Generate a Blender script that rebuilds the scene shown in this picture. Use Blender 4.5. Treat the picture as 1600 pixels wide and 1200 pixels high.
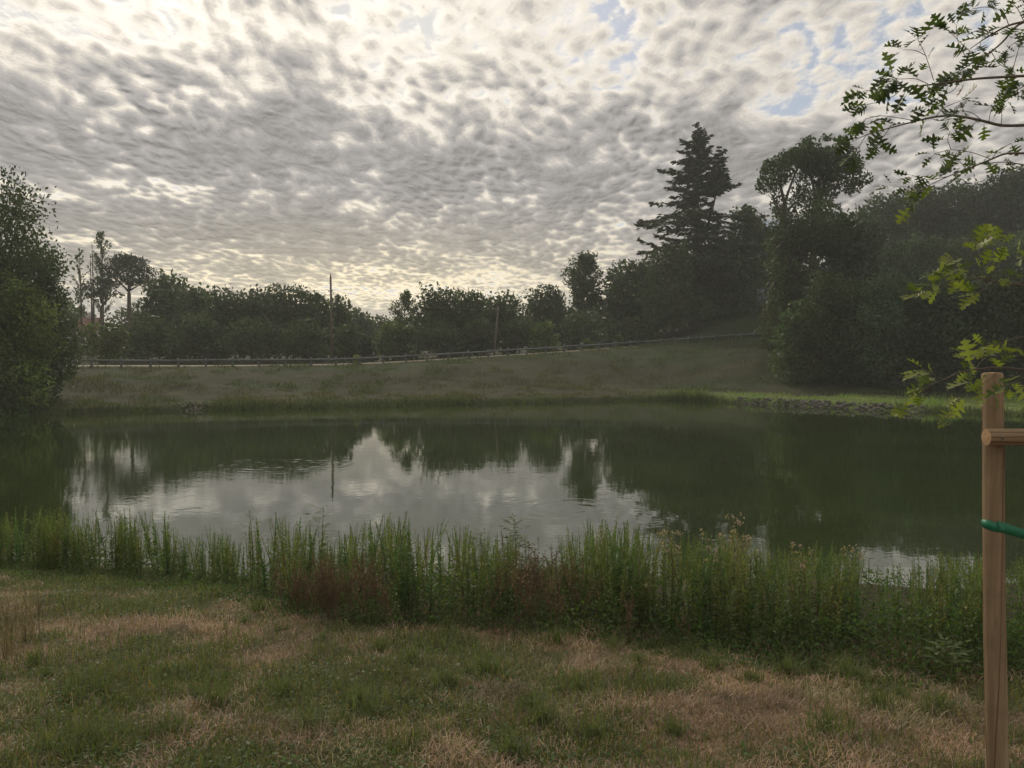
import bpy, math, random
import numpy as np

for _o in list(bpy.data.objects):
    bpy.data.objects.remove(_o)
scene = bpy.context.scene
COL = scene.collection

# ------------------------------------------------------------------ camera
CAM_H = 3.4                      # eye above the pond's surface (water is z = 0)
F = 1240.0                       # focal length in photo pixels (1600 wide)
PITCH = math.atan(55.0 / F)      # looking slightly down, horizon at y = 545
cam_d = bpy.data.cameras.new('camera')
cam = bpy.data.objects.new('camera', cam_d)
COL.objects.link(cam)
cam_d.sensor_width = 36.0
cam_d.lens = 36.0 * F / 1600.0
cam_d.clip_start = 0.05
cam_d.clip_end = 3000.0
cam.location = (0, 0, CAM_H)
cam.rotation_euler = (math.pi / 2 - PITCH, 0, 0)
scene.camera = cam
cp, sp = math.cos(PITCH), math.sin(PITCH)


def at(px, py, Y):
    """world point seen at photo pixel (px, py), Y metres ahead"""
    r, u = (px - 800.0) / F, (600.0 - py) / F
    d = (r, cp + u * sp, -sp + u * cp)
    k = Y / d[1]
    return (d[0] * k, Y, CAM_H + d[2] * k)


# ------------------------------------------------------------------ colour management
scene.view_settings.view_transform = 'Standard'
scene.view_settings.look = 'None'
scene.view_settings.gamma = 1.0
scene.view_settings.use_curve_mapping = False
scene.view_settings.exposure = 0.14
scene.render.engine = 'CYCLES'
scene.cycles.max_bounces = 6
scene.cycles.diffuse_bounces = 3
scene.cycles.glossy_bounces = 3
scene.cycles.transmission_bounces = 3
scene.cycles.transparent_max_bounces = 6
scene.cycles.volume_bounces = 1
scene.cycles.use_denoising = True
scene.cycles.sample_clamp_indirect = 4.0

# ------------------------------------------------------------------ sun and sky
SUN_EL, SUN_AZ = math.radians(31.0), math.radians(-22.0)     # azimuth from +Y, negative = left
SUN = (math.sin(SUN_AZ) * math.cos(SUN_EL), math.cos(SUN_AZ) * math.cos(SUN_EL), math.sin(SUN_EL))
sun_d = bpy.data.lights.new('sun', 'SUN')
sun_d.energy = 1.45
sun_d.angle = math.radians(11)
sun_d.color = (1.0, 0.88, 0.70)
sun = bpy.data.objects.new('sun', sun_d)
COL.objects.link(sun)
from mathutils import Vector, Matrix
sun.rotation_euler = Vector(SUN).to_track_quat('Z', 'Y').to_euler()
sun.location = (-60, 110, 60)

world = bpy.data.worlds.new('World')
scene.world = world
world.use_nodes = True
wt = world.node_tree
wt.nodes.clear()


class NT:
    """tiny helper to wire nodes"""
    def __init__(self, tree):
        self.t = tree

    def n(self, kind, **kw):
        nd = self.t.nodes.new(kind)
        for k, v in kw.items():
            setattr(nd, k, v)
        return nd

    def put(self, sock, v):
        if isinstance(v, bpy.types.NodeSocket):
            self.t.links.new(v, sock)
        elif v is not None:
            sock.default_value = v

    def m(self, op, a, b=None, c=None, clamp=False):
        nd = self.n('ShaderNodeMath', operation=op, use_clamp=clamp)
        for i, v in enumerate((a, b, c)):
            self.put(nd.inputs[i], v)
        return nd.outputs[0]

    def v(self, op, a, b=None, out=0):
        nd = self.n('ShaderNodeVectorMath', operation=op)
        self.put(nd.inputs[0], a)
        if b is not None:
            self.put(nd.inputs['Scale'] if op == 'SCALE' else nd.inputs[1], b)
        return nd.outputs['Value'] if op in ('DOT_PRODUCT', 'LENGTH', 'DISTANCE') else nd.outputs[0]

    def noise(self, vec, scale, detail=4, rough=0.5, dist=0.0, dims='3D', lac=2.0):
        nd = self.n('ShaderNodeTexNoise', noise_dimensions=dims)
        if vec is not None:
            self.put(nd.inputs['Vector'], vec)
        nd.inputs['Scale'].default_value = scale
        nd.inputs['Detail'].default_value = detail
        nd.inputs['Roughness'].default_value = rough
        nd.inputs['Lacunarity'].default_value = lac
        nd.inputs['Distortion'].default_value = dist
        return nd.outputs[0]

    def ramp(self, fac, stops, interp='LINEAR'):
        nd = self.n('ShaderNodeValToRGB')
        cr = nd.color_ramp
        cr.interpolation = interp
        while len(cr.elements) < len(stops):
            cr.elements.new(0.5)
        for e, (p, c) in zip(cr.elements, stops):
            e.position = p
            e.color = (c, c, c, 1) if isinstance(c, (int, float)) else (*c, 1)
        self.put(nd.inputs[0], fac)
        return nd.outputs[0]

    def mix(self, fac, a, b, mode='MIX'):
        nd = self.n('ShaderNodeMix', data_type='RGBA', blend_type=mode)
        self.put(nd.inputs[0], fac)
        for i, q in ((6, a), (7, b)):
            self.put(nd.inputs[i], (*q, 1) if isinstance(q, tuple) and len(q) == 3 else q)
        return nd.outputs[2]

    def smooth(self, x, lo, hi):
        nd = self.n('ShaderNodeMapRange', interpolation_type='SMOOTHSTEP')
        self.put(nd.inputs[0], x)
        nd.inputs[1].default_value = lo
        nd.inputs[2].default_value = hi
        return nd.outputs[0]

    def comb(self, x, y, z):
        nd = self.n('ShaderNodeCombineXYZ')
        for i, q in enumerate((x, y, z)):
            self.put(nd.inputs[i], q)
        return nd.outputs[0]


# the altocumulus sheet: a layer overhead, looked up where the ray of sight meets it
W = NT(wt)
KH = 0.10                        # how far the sheet bends down to the horizon
VS = 0.55
tc = W.n('ShaderNodeTexCoord')
sep = W.n('ShaderNodeSeparateXYZ')
dirn = W.v('NORMALIZE', tc.outputs['Generated'])
wt.links.new(dirn, sep.inputs[0])
elev = sep.outputs[2]
dz = W.m('ADD', W.m('MAXIMUM', elev, 0.0), KH)
P0 = W.comb(W.m('DIVIDE', sep.outputs[0], dz), W.m('MULTIPLY', W.m('DIVIDE', sep.outputs[1], dz), VS), 0.0)


def cloud_uv(px, py):
    """cloud-sheet coordinates of the piece of sheet that stands at a photo pixel"""
    x, y, z = at(px, py, 1.0)
    z -= CAM_H
    l = math.sqrt(x * x + y * y + z * z)
    k = max(z / l, 0) + KH
    return x / l / k, y / l / k * VS


# thicker (+) and thinner (-) stretches of the sheet: where, how wide and deep, how much
MASSES = [(130, 200, 260, 70, .30), (420, 235, 200, 60, .30), (260, 115, 90, 28, .30), (470, 365, 200, 35, .26),
          (690, 260, 150, 60, .24), (230, 340, 160, 30, .20), (980, 210, 200, 60, .18), (1180, 245, 130, 45, .24),
          (60, 110, 120, 30, .14), (880, 310, 240, 50, .14), (880, 180, 90, 25, .10),
          (330, 10, 200, 40, -.02), (560, 90, 140, 50, .05), (640, 35, 60, 14, -.22), (930, 30, 80, 14, -.22), (90, 38, 90, 12, -.26), (500, 180, 200, 30, .08),
          (1240, 160, 60, 14, -.30), (1100, 70, 200, 60, .02), (1420, 165, 60, 30, -.24), (1080, 110, 60, 10, -.10),
          (170, 287, 40, 8, -.34), (110, 310, 34, 10, -.36), (290, 291, 50, 8, -.34), (560, 325, 36, 10, -.30),
          (120, 372, 80, 10, -.24), (590, 355, 80, 12, -.16), (800, 215, 22, 12, -.22), (255, 165, 26, 12, -.30), (330, 160, 24, 8, -.14),
          (1300, 280, 90, 30, -.06), (690, 462, 190, 16, -.34), (560, 440, 260, 20, -.12), (850, 440, 200, 20, -.12), (760, 160, 90, 12, -.20), (600, 165, 60, 14, -.20)]


def warped(P, scale, amount):
    wn = W.n('ShaderNodeTexNoise')
    wt.links.new(P, wn.inputs['Vector'])
    wn.inputs['Scale'].default_value = scale
    wn.inputs['Detail'].default_value = 3
    return W.v('ADD', P, W.v('SCALE', W.v('SUBTRACT', wn.outputs[1], (0.5, 0.5, 0.5)), amount))


PW = warped(P0, 2.2, 0.12)
PM = warped(PW, 6.0, 0.16)
mass = None
for (mx, my, hw, hh, amt) in MASSES:
    u0, v0 = cloud_uv(mx, my)
    hu = abs(cloud_uv(mx + hw, my)[0] - u0)
    hv = abs(cloud_uv(mx, my + hh)[1] - cloud_uv(mx, my - hh)[1]) / 2
    d = W.v('MULTIPLY', W.v('SUBTRACT', PM, (u0, v0, 0.0)), (1 / hu, 1 / hv, 0.0))
    g = W.m('MULTIPLY', W.m('POWER', 2.718, W.m('MULTIPLY', W.v('DOT_PRODUCT', d, d), -1.0)), amt * (0.72 if amt > 0 else 1.0))
    mass = g if mass is None else W.m('ADD', mass, g)


def density(P):
    """thickness of the cells of the sheet"""
    Q = W.v('MULTIPLY', warped(P, 9.0, 0.05), (0.92, 1.0, 1.0))
    vo = W.n('ShaderNodeTexVoronoi', feature='SMOOTH_F1', voronoi_dimensions='2D')
    wt.links.new(Q, vo.inputs['Vector'])
    vo.inputs['Scale'].default_value = 21.0
    vo.inputs['Smoothness'].default_value = 0.6
    v2 = W.n('ShaderNodeTexVoronoi', feature='SMOOTH_F1', voronoi_dimensions='2D')
    wt.links.new(Q, v2.inputs['Vector'])
    v2.inputs['Scale'].default_value = 11.0
    v2.inputs['Smoothness'].default_value = 0.8
    which = W.smooth(W.noise(P, 1.7, 2, 0.5), 0.42, 0.60)
    dist = W.m('ADD', W.m('MULTIPLY', vo.outputs['Distance'], W.m('SUBTRACT', 1.0, W.m('MULTIPLY', which, 0.75))), W.m('MULTIPLY', v2.outputs['Distance'], W.m('MULTIPLY', which, 0.75)))
    cells = W.m('SUBTRACT', 0.5, dist)
    n1 = W.m('SUBTRACT', W.noise(Q, 12.5, 6, 0.60, 0.0), 0.5)
    n2 = W.m('SUBTRACT', W.noise(Q, 3.0, 3, 0.5, 0.0), 0.5)
    n3 = W.m('SUBTRACT', W.noise(Q, 34.0, 6, 0.70, 0.0), 0.5)
    s = W.m('MULTIPLY_ADD', n3, 0.62, W.m('MULTIPLY', cells, 0.62))
    s = W.m('MULTIPLY_ADD', n1, 0.85, s)
    s = W.m('MULTIPLY_ADD', n2, 0.95, s)
    return s


su, sv = SUN[0] / (SUN[2] + KH), SUN[1] / (SUN[2] + KH) * VS
D0 = density(PW)
to_sun = W.v('NORMALIZE', W.v('SUBTRACT', (su, sv, 0.0), PW))
D1 = density(W.v('ADD', PW, W.v('SCALE', to_sun, 0.014)))
veil = W.m('MULTIPLY', W.smooth(elev, 0.19, 0.34), -0.15)         # the sheet breaks up overhead
bank = W.m('MULTIPLY', W.m('SUBTRACT', 1.0, W.smooth(elev, 0.10, 0.24)), 0.075)   # and closes up far off
thick = W.m('ADD', W.m('ADD', W.m('ADD', D0, mass), W.m('ADD', veil, bank)), 0.275)
soft = W.m('SUBTRACT', 1.0, W.m('MULTIPLY', W.smooth(elev, 0.20, 0.36), 0.30))      # overhead the puffs are thinner and let more light through
thick = W.m('MULTIPLY', thick, W.m('MAXIMUM', soft, W.m('LESS_THAN', thick, 0.0)))
relief = W.m('SUBTRACT', D0, D1)           # >0: cell falls away towards the sun
cosun = W.m('MAXIMUM', W.v('DOT_PRODUCT', dirn, SUN), 0.0)
near_sun = W.m('POWER', cosun, 8.0)
aureole = W.m('POWER', cosun, 120.0)
# light coming through the sheet: thin veil bright, thick body grey
through = W.ramp(thick, [(0.0, 0.92), (0.12, 0.80), (0.24, 0.61), (0.36, 0.46), (0.52, 0.36), (0.90, 0.29)], 'EASE')
lum = W.m('ADD', through, W.m('MULTIPLY', relief, W.m('MULTIPLY_ADD', W.smooth(elev, 0.16, 0.34), 0.30, 0.45)))
lum = W.m('MAXIMUM', lum, 0.2)
lum = W.m('MULTIPLY', lum, W.m('MULTIPLY_ADD', near_sun, 0.12, 0.80))
thin = W.m('SUBTRACT', 1.0, W.smooth(thick, 0.0, 0.36))
lum = W.m('ADD', lum, W.m('MULTIPLY', W.m('MULTIPLY', thin, near_sun), 0.32))
lum = W.m('ADD', lum, W.m('MULTIPLY', W.m('MULTIPLY', thin, aureole), 0.6))
low = W.m('SUBTRACT', 1.0, W.smooth(elev, 0.02, 0.22))
warm = W.m('MULTIPLY', W.m('MULTIPLY_ADD', low, 0.75, 0.45), W.smooth(lum, 0.3, 0.75))
tint = W.mix(warm, (1.01, 0.955, 0.925), (1.11, 0.985, 0.74))
glow = W.m('MULTIPLY', W.m('SUBTRACT', 1.0, W.smooth(elev, 0.03, 0.21)), W.m('POWER', W.m('MAXIMUM', W.v('DOT_PRODUCT', W.v('NORMALIZE', W.comb(sep.outputs[0], sep.outputs[1], 0.0)), (-0.20, 0.98, 0.0)), 0.0), 14.0))
lum = W.m('MULTIPLY', lum, W.m('MULTIPLY_ADD', glow, 0.42, 1.0))       # the dawn side of the horizon
cloud = W.v('SCALE', W.mix(W.m('MULTIPLY', glow, 0.75), tint, (1.12, 0.93, 0.58)), lum)
sky = W.n('ShaderNodeTexSky', sky_type='NISHITA')
sky.sun_disc = False
sky.sun_elevation = SUN_EL
sky.sun_rotation = SUN_AZ
sky.air_density = 1.0
sky.dust_density = 1.5
sky.ozone_density = 1.2
clear = W.v('MULTIPLY', W.v('MINIMUM', W.v('SCALE', sky.outputs[0], 0.085), (0.92, 0.88, 0.80)), (1.0, 1.0, 1.0))
cover = W.smooth(thick, -0.17, 0.16)
hcover = W.m('SUBTRACT', 1.0, W.m('MULTIPLY', W.m('SUBTRACT', 1.0, W.smooth(elev, 0.02, 0.10)), 0.35))
cover = W.m('MULTIPLY', cover, hcover)
clear = W.mix(0.45, clear, (0.50, 0.51, 0.55))           # a thin veil even in the gaps
final = W.mix(cover, clear, cloud)
bg = W.n('ShaderNodeBackground')
bg.inputs['Strength'].default_value = 0.1
wt.links.new(W.v('SCALE', final, 10.0), bg.inputs['Color'])
wo = W.n('ShaderNodeOutputWorld')
wt.links.new(bg.outputs[0], wo.inputs['Surface'])
world.cycles.sampling_method = 'MANUAL'
world.cycles.sample_map_resolution = 1024

# ------------------------------------------------------------------ numpy helpers
def rs(seed):
    return np.random.default_rng(seed)


def vnoise(x, y, seed=0):
    """smooth value noise, -1..1"""
    xi, yi = np.floor(x).astype(np.int64), np.floor(y).astype(np.int64)
    fx, fy = x - xi, y - yi
    fx, fy = fx * fx * (3 - 2 * fx), fy * fy * (3 - 2 * fy)

    def h(a, b):
        n = (a * 374761393 + b * 668265263 + seed * 974711) & 0xFFFFFFFF
        n = ((n ^ (n >> 13)) * 1274126177) & 0xFFFFFFFF
        return ((n ^ (n >> 16)) & 0xFFFF) / 32767.5 - 1.0
    a, b, c, d = h(xi, yi), h(xi + 1, yi), h(xi, yi + 1), h(xi + 1, yi + 1)
    return (a * (1 - fx) + b * fx) * (1 - fy) + (c * (1 - fx) + d * fx) * fy


def fbm(x, y, oct=4, seed=0, rough=0.5):
    s, a = np.zeros_like(np.asarray(x, float)), 1.0
    for i in range(oct):
        s = s + a * vnoise(np.asarray(x) * 2 ** i + 17.3 * i, np.asarray(y) * 2 ** i - 9.1 * i, seed + i)
        a *= rough
    return s


def mesh_np(name, Vt, faces, mats, cols=None, midx=None, smooth=False):
    """mesh from arrays; faces: list of (n, k) index arrays with k = 3 or 4"""
    me = bpy.data.meshes.new(name)
    Vt = np.asarray(Vt, np.float32)
    faces = [np.asarray(f, np.int32) for f in faces if len(f)]
    nl = sum(f.size for f in faces)
    npol = sum(len(f) for f in faces)
    me.vertices.add(len(Vt))
    me.vertices.foreach_set('co', Vt.ravel())
    me.loops.add(nl)
    me.loops.foreach_set('vertex_index', np.concatenate([f.ravel() for f in faces]))
    me.polygons.add(npol)
    st, o = [], 0
    for f in faces:
        st.append(o + np.arange(len(f)) * f.shape[1])
        o += f.size
    me.polygons.foreach_set('loop_start', np.concatenate(st).astype(np.int32))
    if smooth:
        me.polygons.foreach_set('use_smooth', np.ones(npol, bool))
    if midx is not None:
        me.polygons.foreach_set('material_index', np.asarray(midx, np.int32))
    if cols is not None:
        ca = me.color_attributes.new('Col', 'FLOAT_COLOR', 'POINT')
        c4 = np.ones((len(Vt), 4), np.float32)
        c4[:, :3] = cols
        ca.data.foreach_set('color', c4.ravel())
    for m in (mats if isinstance(mats, (list, tuple)) else [mats]):
        me.materials.append(m)
    me.update(calc_edges=True)
    return me


def link(name, data, parent=None, loc=None):
    o = bpy.data.objects.new(name, data)
    COL.objects.link(o)
    if parent is not None:
        o.parent = parent
    if loc is not None:
        o.location = loc
    return o


def tag(o, label=None, cat=None, group=None, kind=None):
    for k, v in (('label', label), ('category', cat), ('group', group), ('kind', kind)):
        if v:
            o[k] = v
    return o


def empty(name, loc):
    o = link(name, None)
    o.location = loc
    o.empty_display_size = 0.3
    return o


class Geo:
    """collects quads and triangles"""
    def __init__(self):
        self.v, self.q, self.t, self.c, self.n = [], [], [], [], 0

    def add(self, V, q=None, t=None, c=None):
        V = np.asarray(V, float).reshape(-1, 3)
        self.v.append(V)
        if q is not None:
            self.q.append(np.asarray(q).reshape(-1, 4) + self.n)
        if t is not None:
            self.t.append(np.asarray(t).reshape(-1, 3) + self.n)
        cc = np.ones((len(V), 3)) * (1.0 if c is None else np.asarray(c))
        self.c.append(cc)
        self.n += len(V)

    def tube(self, pts, rad, n=6, c=None, cap=True):
        pts = np.asarray(pts, float)
        rad = np.ones(len(pts)) * rad
        T = np.gradient(pts, axis=0)
        T /= np.linalg.norm(T, axis=1)[:, None] + 1e-9
        up = np.array([0, 0, 1.0]) if abs(T[0][2]) < 0.9 else np.array([1.0, 0, 0])
        ring = []
        for p, t, r in zip(pts, T, rad):
            a = np.cross(t, up); a /= np.linalg.norm(a) + 1e-9
            b = np.cross(t, a)
            th = np.arange(n) * 2 * math.pi / n
            ring.append(p + r * (np.cos(th)[:, None] * a + np.sin(th)[:, None] * b))
            up = up if abs(np.dot(t, up)) < 0.95 else np.array([1.0, 0.3, 0])
        V = np.concatenate(ring)
        i = np.arange(len(pts) - 1)[:, None] * n + np.arange(n)[None]
        j = np.arange(len(pts) - 1)[:, None] * n + (np.arange(n)[None] + 1) % n
        q = np.stack([i, j, j + n, i + n], -1).reshape(-1, 4)
        t = None
        if cap:
            m = len(V)
            V = np.concatenate([V, pts[:1], pts[-1:]])
            k = np.arange(n)
            t = np.concatenate([np.stack([np.full(n, m), (k + 1) % n, k], -1),
                                np.stack([np.full(n, m + 1), m - n + k, m - n + (k + 1) % n], -1)])
        self.add(V, q, t, c)

    def box(self, lo, hi, c=None, M=None):
        x0, y0, z0 = lo
        x1, y1, z1 = hi
        V = np.array([[x0, y0, z0], [x1, y0, z0], [x1, y1, z0], [x0, y1, z0], [x0, y0, z1], [x1, y0, z1], [x1, y1, z1], [x0, y1, z1]], float)
        if M is not None:
            V = V @ np.array(M.to_3x3()).T + np.array(M.translation)
        self.add(V, [[0, 3, 2, 1], [4, 5, 6, 7], [0, 1, 5, 4], [1, 2, 6, 5], [2, 3, 7, 6], [3, 0, 4, 7]], None, c)

    def mesh(self, name, mat, smooth=False):
        fs = []
        if self.q:
            fs.append(np.concatenate(self.q))
        if self.t:
            fs.append(np.concatenate(self.t))
        return mesh_np(name, np.concatenate(self.v), fs, mat, np.concatenate(self.c), None, smooth)


# ------------------------------------------------------------------ materials
def new_mat(name):
    m = bpy.data.materials.new(name)
    m.use_nodes = True
    m.node_tree.nodes.clear()
    T = NT(m.node_tree)
    out = T.n('ShaderNodeOutputMaterial')
    return m, T, out


def principled(T, out, color, rough=0.8, normal=None, spec=0.3, ior=None):
    b = T.n('ShaderNodeBsdfPrincipled')
    T.put(b.inputs['Base Color'], (*color, 1) if isinstance(color, tuple) else color)
    T.put(b.inputs['Roughness'], rough)
    b.inputs['Specular IOR Level'].default_value = spec
    if ior:
        b.inputs['IOR'].default_value = ior
    if normal is not None:
        T.put(b.inputs['Normal'], normal)
    T.t.links.new(b.outputs[0], out.inputs['Surface'])
    return b


def bump(T, h, strength=0.5, dist=0.02):
    b = T.n('ShaderNodeBump')
    b.inputs['Strength'].default_value = strength
    b.inputs['Distance'].default_value = dist
    T.put(b.inputs['Height'], h)
    return b.outputs[0]


def leaf_mat(name, base, trans=0.35, spec=0.25, rough=0.55, var=0.5):
    """leaves: per-leaf colour from the mesh, some light passing through"""
    m, T, out = new_mat(name)
    at_ = T.n('ShaderNodeVertexColor', layer_name='Col')
    col = T.mix(1.0, at_.outputs[0], base, 'MULTIPLY')
    d = T.n('ShaderNodeBsdfPrincipled')
    T.put(d.inputs['Base Color'], col)
    d.inputs['Roughness'].default_value = rough
    d.inputs['Specular IOR Level'].default_value = spec
    tr = T.n('ShaderNodeBsdfTranslucent')
    T.put(tr.inputs['Color'], T.mix(1.0, col, (1.5, 1.7, 0.7), 'MULTIPLY'))
    mx = T.n('ShaderNodeMixShader')
    mx.inputs[0].default_value = trans
    T.t.links.new(d.outputs[0], mx.inputs[1])
    T.t.links.new(tr.outputs[0], mx.inputs[2])
    T.t.links.new(mx.outputs[0], out.inputs['Surface'])
    return m


def vcol_mat(name, base, rough=0.85, scale=20.0, amt=0.35, spec=0.2):
    m, T, out = new_mat(name)
    at_ = T.n('ShaderNodeVertexColor', layer_name='Col')
    tc = T.n('ShaderNodeTexCoord')
    n = T.noise(tc.outputs['Object'], scale, 5, 0.6)
    f = T.m('MULTIPLY_ADD', T.m('SUBTRACT', n, 0.5), amt * 3, 1.0)
    c = T.v('SCALE', T.mix(1.0, at_.outputs[0], base, 'MULTIPLY'), f)
    principled(T, out, c, rough, bump(T, n, 0.4, 0.02), spec)
    return m


M_FOL = leaf_mat('foliage', (0.058, 0.080, 0.040), 0.30)
M_NEEDLE = leaf_mat('needles', (0.040, 0.055, 0.034), 0.15)
M_BARK = vcol_mat('bark', (0.085, 0.070, 0.052), 0.9, 14, 0.4)
M_WEED = leaf_mat('weed_leaf', (0.118, 0.168, 0.062), 0.40)
M_STALK = vcol_mat('stalk', (0.13, 0.14, 0.06), 0.8, 30, 0.2)
M_DRY = leaf_mat('dry_stalk', (0.175, 0.13, 0.085), 0.2)
M_FLUFF = leaf_mat('seed_fluff', (0.34, 0.26, 0.25), 0.4)
M_GRASS = leaf_mat('grass_blade', (0.110, 0.132, 0.054), 0.35)
M_STRAW = leaf_mat('straw_blade', (0.335, 0.238, 0.172), 0.2)
M_OAK = leaf_mat('oak_leaf', (0.16, 0.20, 0.045), 0.42, 0.35, 0.42)
M_TWIG = vcol_mat('twig_bark', (0.14, 0.115, 0.09), 0.75, 60, 0.3)

# ------------------------------------------------------------------ the lie of the land
SHORE_PX = [(-400, 655), (0, 649), (100, 648), (300, 642), (500, 638), (700, 633), (900, 629), (1050, 626), (1130, 629), (1200, 633),
            (1300, 638), (1400, 643), (1600, 650), (2000, 660)]
ROAD_PX = [(-300, 575, 52), (70, 573, 57), (300, 573.5, 61), (518, 571, 64), (600, 568, 66), (700, 561.5, 69), (800, 555.5, 72),
           (900, 549, 75), (1000, 542, 79), (1100, 534, 84), (1180, 528, 88), (1260, 524, 93)]
_s = np.array([((px - 800) / F * (CAM_H * F / (py - 545)), CAM_H * F / (py - 545)) for px, py in SHORE_PX])
_r = np.array([((px - 800) / F * Y, Y, CAM_H - (py - 545) / F * Y) for px, py, Y in ROAD_PX])


def y_far(x):
    return np.interp(x, _s[:, 0], _s[:, 1]) + 0.25 * vnoise(np.asarray(x) * 0.5, np.asarray(x) * 0 + 3.3, 5)


def sm_interp(x, X, Y):
    return (np.interp(x - 2.5, X, Y) + np.interp(x, X, Y) + np.interp(x + 2.5, X, Y)) / 3


def y_road(x):
    return sm_interp(x, _r[:, 0], _r[:, 1])


def z_road(x):
    return sm_interp(x, _r[:, 0], _r[:, 2])


def y_near(x):
    return 10.75 - 0.07 * x + 0.25 * np.sin(x * 0.9 + 1.0) + 0.12 * np.sin(x * 2.3)


X_L, X_R = -29.0, 48.0
ROAD_W = 3.6


def sstep(t, a, b):
    t = np.clip((t - a) / (b - a), 0, 1)
    return t * t * (3 - 2 * t)


def height(x, y):
    x, y = np.asarray(x, float), np.asarray(y, float)
    yn, yf, yr, zr = y_near(x), y_far(x), y_road(x), z_road(x)
    # the near bank slopes gently to the water
    near = CAM_H - (1.52 + 0.13 * np.clip(y, 1, 40))
    near = np.where(y < 1, CAM_H - 1.65 - 0.02 * (y - 1), near)
    near = near + 0.035 * fbm(x * 1.3, y * 1.3, 4, 11) + 0.05 * vnoise(x * 0.35, y * 0.35, 3)
    # the far bank: a shelf, then the slope up to the lane
    t = np.clip((y - yf) / np.maximum(yr - yf, 1), 0, 1)
    shelf = 0.30 + 0.30 * t
    far = shelf + (zr - 0.35) * sstep(t, 0.22, 0.97) * (1 - 0.0) - 0.25 * sstep(t, .22, .97)
    far = far + (0.10 * fbm(x * 0.25, y * 0.25, 4, 21) + 0.04 * fbm(x * 1.1, y * 1.1, 3, 29)) * np.clip(np.minimum(t * 6, (1 - t) * 8), 0, 1)
    mound = 0.9 * np.exp(-((x - 20.5) / 3.5) ** 2 - ((y - 67) / 5.0) ** 2) + 0.7 * np.exp(-((x - 24) / 3) ** 2 - ((y - 63) / 5) ** 2)
    far = far + mound
    beyond = zr + 0.012 * np.maximum(y - yr - 6, 0) * np.clip((y - yr - 6) / 10, 0, 1) + 0.15 * fbm(x * .1, y * .1, 3, 8) * sstep(y - yr, 6, 14)
    beyond = beyond + 10.0 * sstep(x - 0.20 * (y - 80), 8, 26) * sstep(y, 72, 122)          # the hill behind the wood
    far = np.where(y > yr, beyond - 0.05 * (1 - sstep(y - yr, ROAD_W, ROAD_W + 0.8)) * sstep(y - yr, -0.4, 0.2), far)
    # the two ends of the pond
    w = sstep(y, 12, 40)
    side = near.clip(0.5) * (1 - w) + np.maximum(far, 0.5) * w
    d = np.minimum(np.minimum(y - yn, yf - y), np.minimum(x - X_L, X_R - x))        # >0 in the pond
    inside = (x > X_L) & (x < X_R)
    land = np.where(y <= yn, near, np.where(y >= yf, far, side))
    out = np.maximum(-d, 0)
    z = np.where(d > 0, -np.minimum(1.3, 0.05 + d * 0.35), np.minimum(land, -0.03 + 0.55 * out))
    return z


def gz(x, y):
    return float(height(np.array([x]), np.array([y]))[0])


# ground colours: what grows where (real differences of cover, not of light)
def ground_cols(x, y):
    n1, n2 = fbm(x * 0.9, y * 0.9, 4, 41), fbm(x * 3.5, y * 3.5, 3, 43)
    straw, green, soil = np.array([.20, .140, .090]), np.array([.070, .078, .034]), np.array([.085, .060, .044])
    g = sstep(green_mask(x, y) + 0.2 * n2, 0.35, 0.65)[:, None]
    c = straw * (1 - g) + green * g
    s = sstep(n2 + 0.4 * n1, 0.25, 0.9)[:, None] * 0.55
    c = c * (1 - s) + soil * s
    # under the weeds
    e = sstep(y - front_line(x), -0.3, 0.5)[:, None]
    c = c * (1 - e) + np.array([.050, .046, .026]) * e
    # far bank
    yf, yr = y_far(x), y_road(x)
    t = (y - yf) / np.maximum(yr - yf, 1)
    nb = fbm(x * 0.22, y * 0.5, 4, 51)[:, None]
    bank = np.array([.041, .042, .023]) * (1 + 0.25 * nb)
    gb = sstep(fbm(x * 0.12, y * 0.3, 3, 61) + 0.9 * sstep(t, .55, .9) - 0.35 + 0.02 * np.clip(x, 0, 25), 0.1, 0.7)[:, None] * 0.75
    bank = bank * (1 - gb) + np.array([.032, .046, .018]) * gb
    sh = (sstep(x, 8, 16) * (1 - sstep(t, 0.12, 0.24)))[:, None]
    bank = bank * (1 - sh) + np.array([.120, .155, .048]) * sh
    w = sstep(y, 25, 35)[:, None]
    c = c * (1 - w) + bank * w
    b = sstep(y - yr, ROAD_W, ROAD_W + 2)[:, None]
    c = c * (1 - b) + np.array([.050, .052, .028]) * b
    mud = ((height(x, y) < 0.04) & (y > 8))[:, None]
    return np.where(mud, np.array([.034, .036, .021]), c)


_FL = np.array([(-60, 12.0), (-6.7, 10.2), (-4.6, 9.4), (-2.9, 8.6), (-1.8, 7.1), (-0.55, 6.85), (0.26, 6.5), (1.0, 6.2), (1.6, 5.75), (2.15, 5.4),
                (2.85, 5.15), (3.3, 5.05), (12, 4.6), (60, 4)])


def front_line(x):
    return np.interp(x, _FL[:, 0], _FL[:, 1]) + 0.12 * vnoise(np.asarray(x) * 2.2, np.asarray(x) * 0, 77)


def green_mask(x, y):
    m = 0.50 + 0.05 * (1 - sstep(x, -1.5, 0.5)) + 0.20 * fbm(x * 0.7, y * 0.9, 2, 31) + 0.30 * fbm(x * 2.1, y * 2.6, 3, 37)
    m = m + 0.30 * sstep(y, 7.0, 9.2) * (1 - sstep(x, -2.5, -1.0)) - 0.10 * sstep(x, -0.5, 1.5) - 0.02
    m = m + 0.30 * np.exp(-((x + 1.6) / 1.2) ** 2 - ((y - 3.4) / 0.6) ** 2)
    return m


# ------------------------------------------------------------------ ground
def steps(*segs):
    out = []
    for a, b, d in segs:
        out.append(np.arange(a, b, d))
    return np.concatenate(out + [[segs[-1][1]]])


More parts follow.
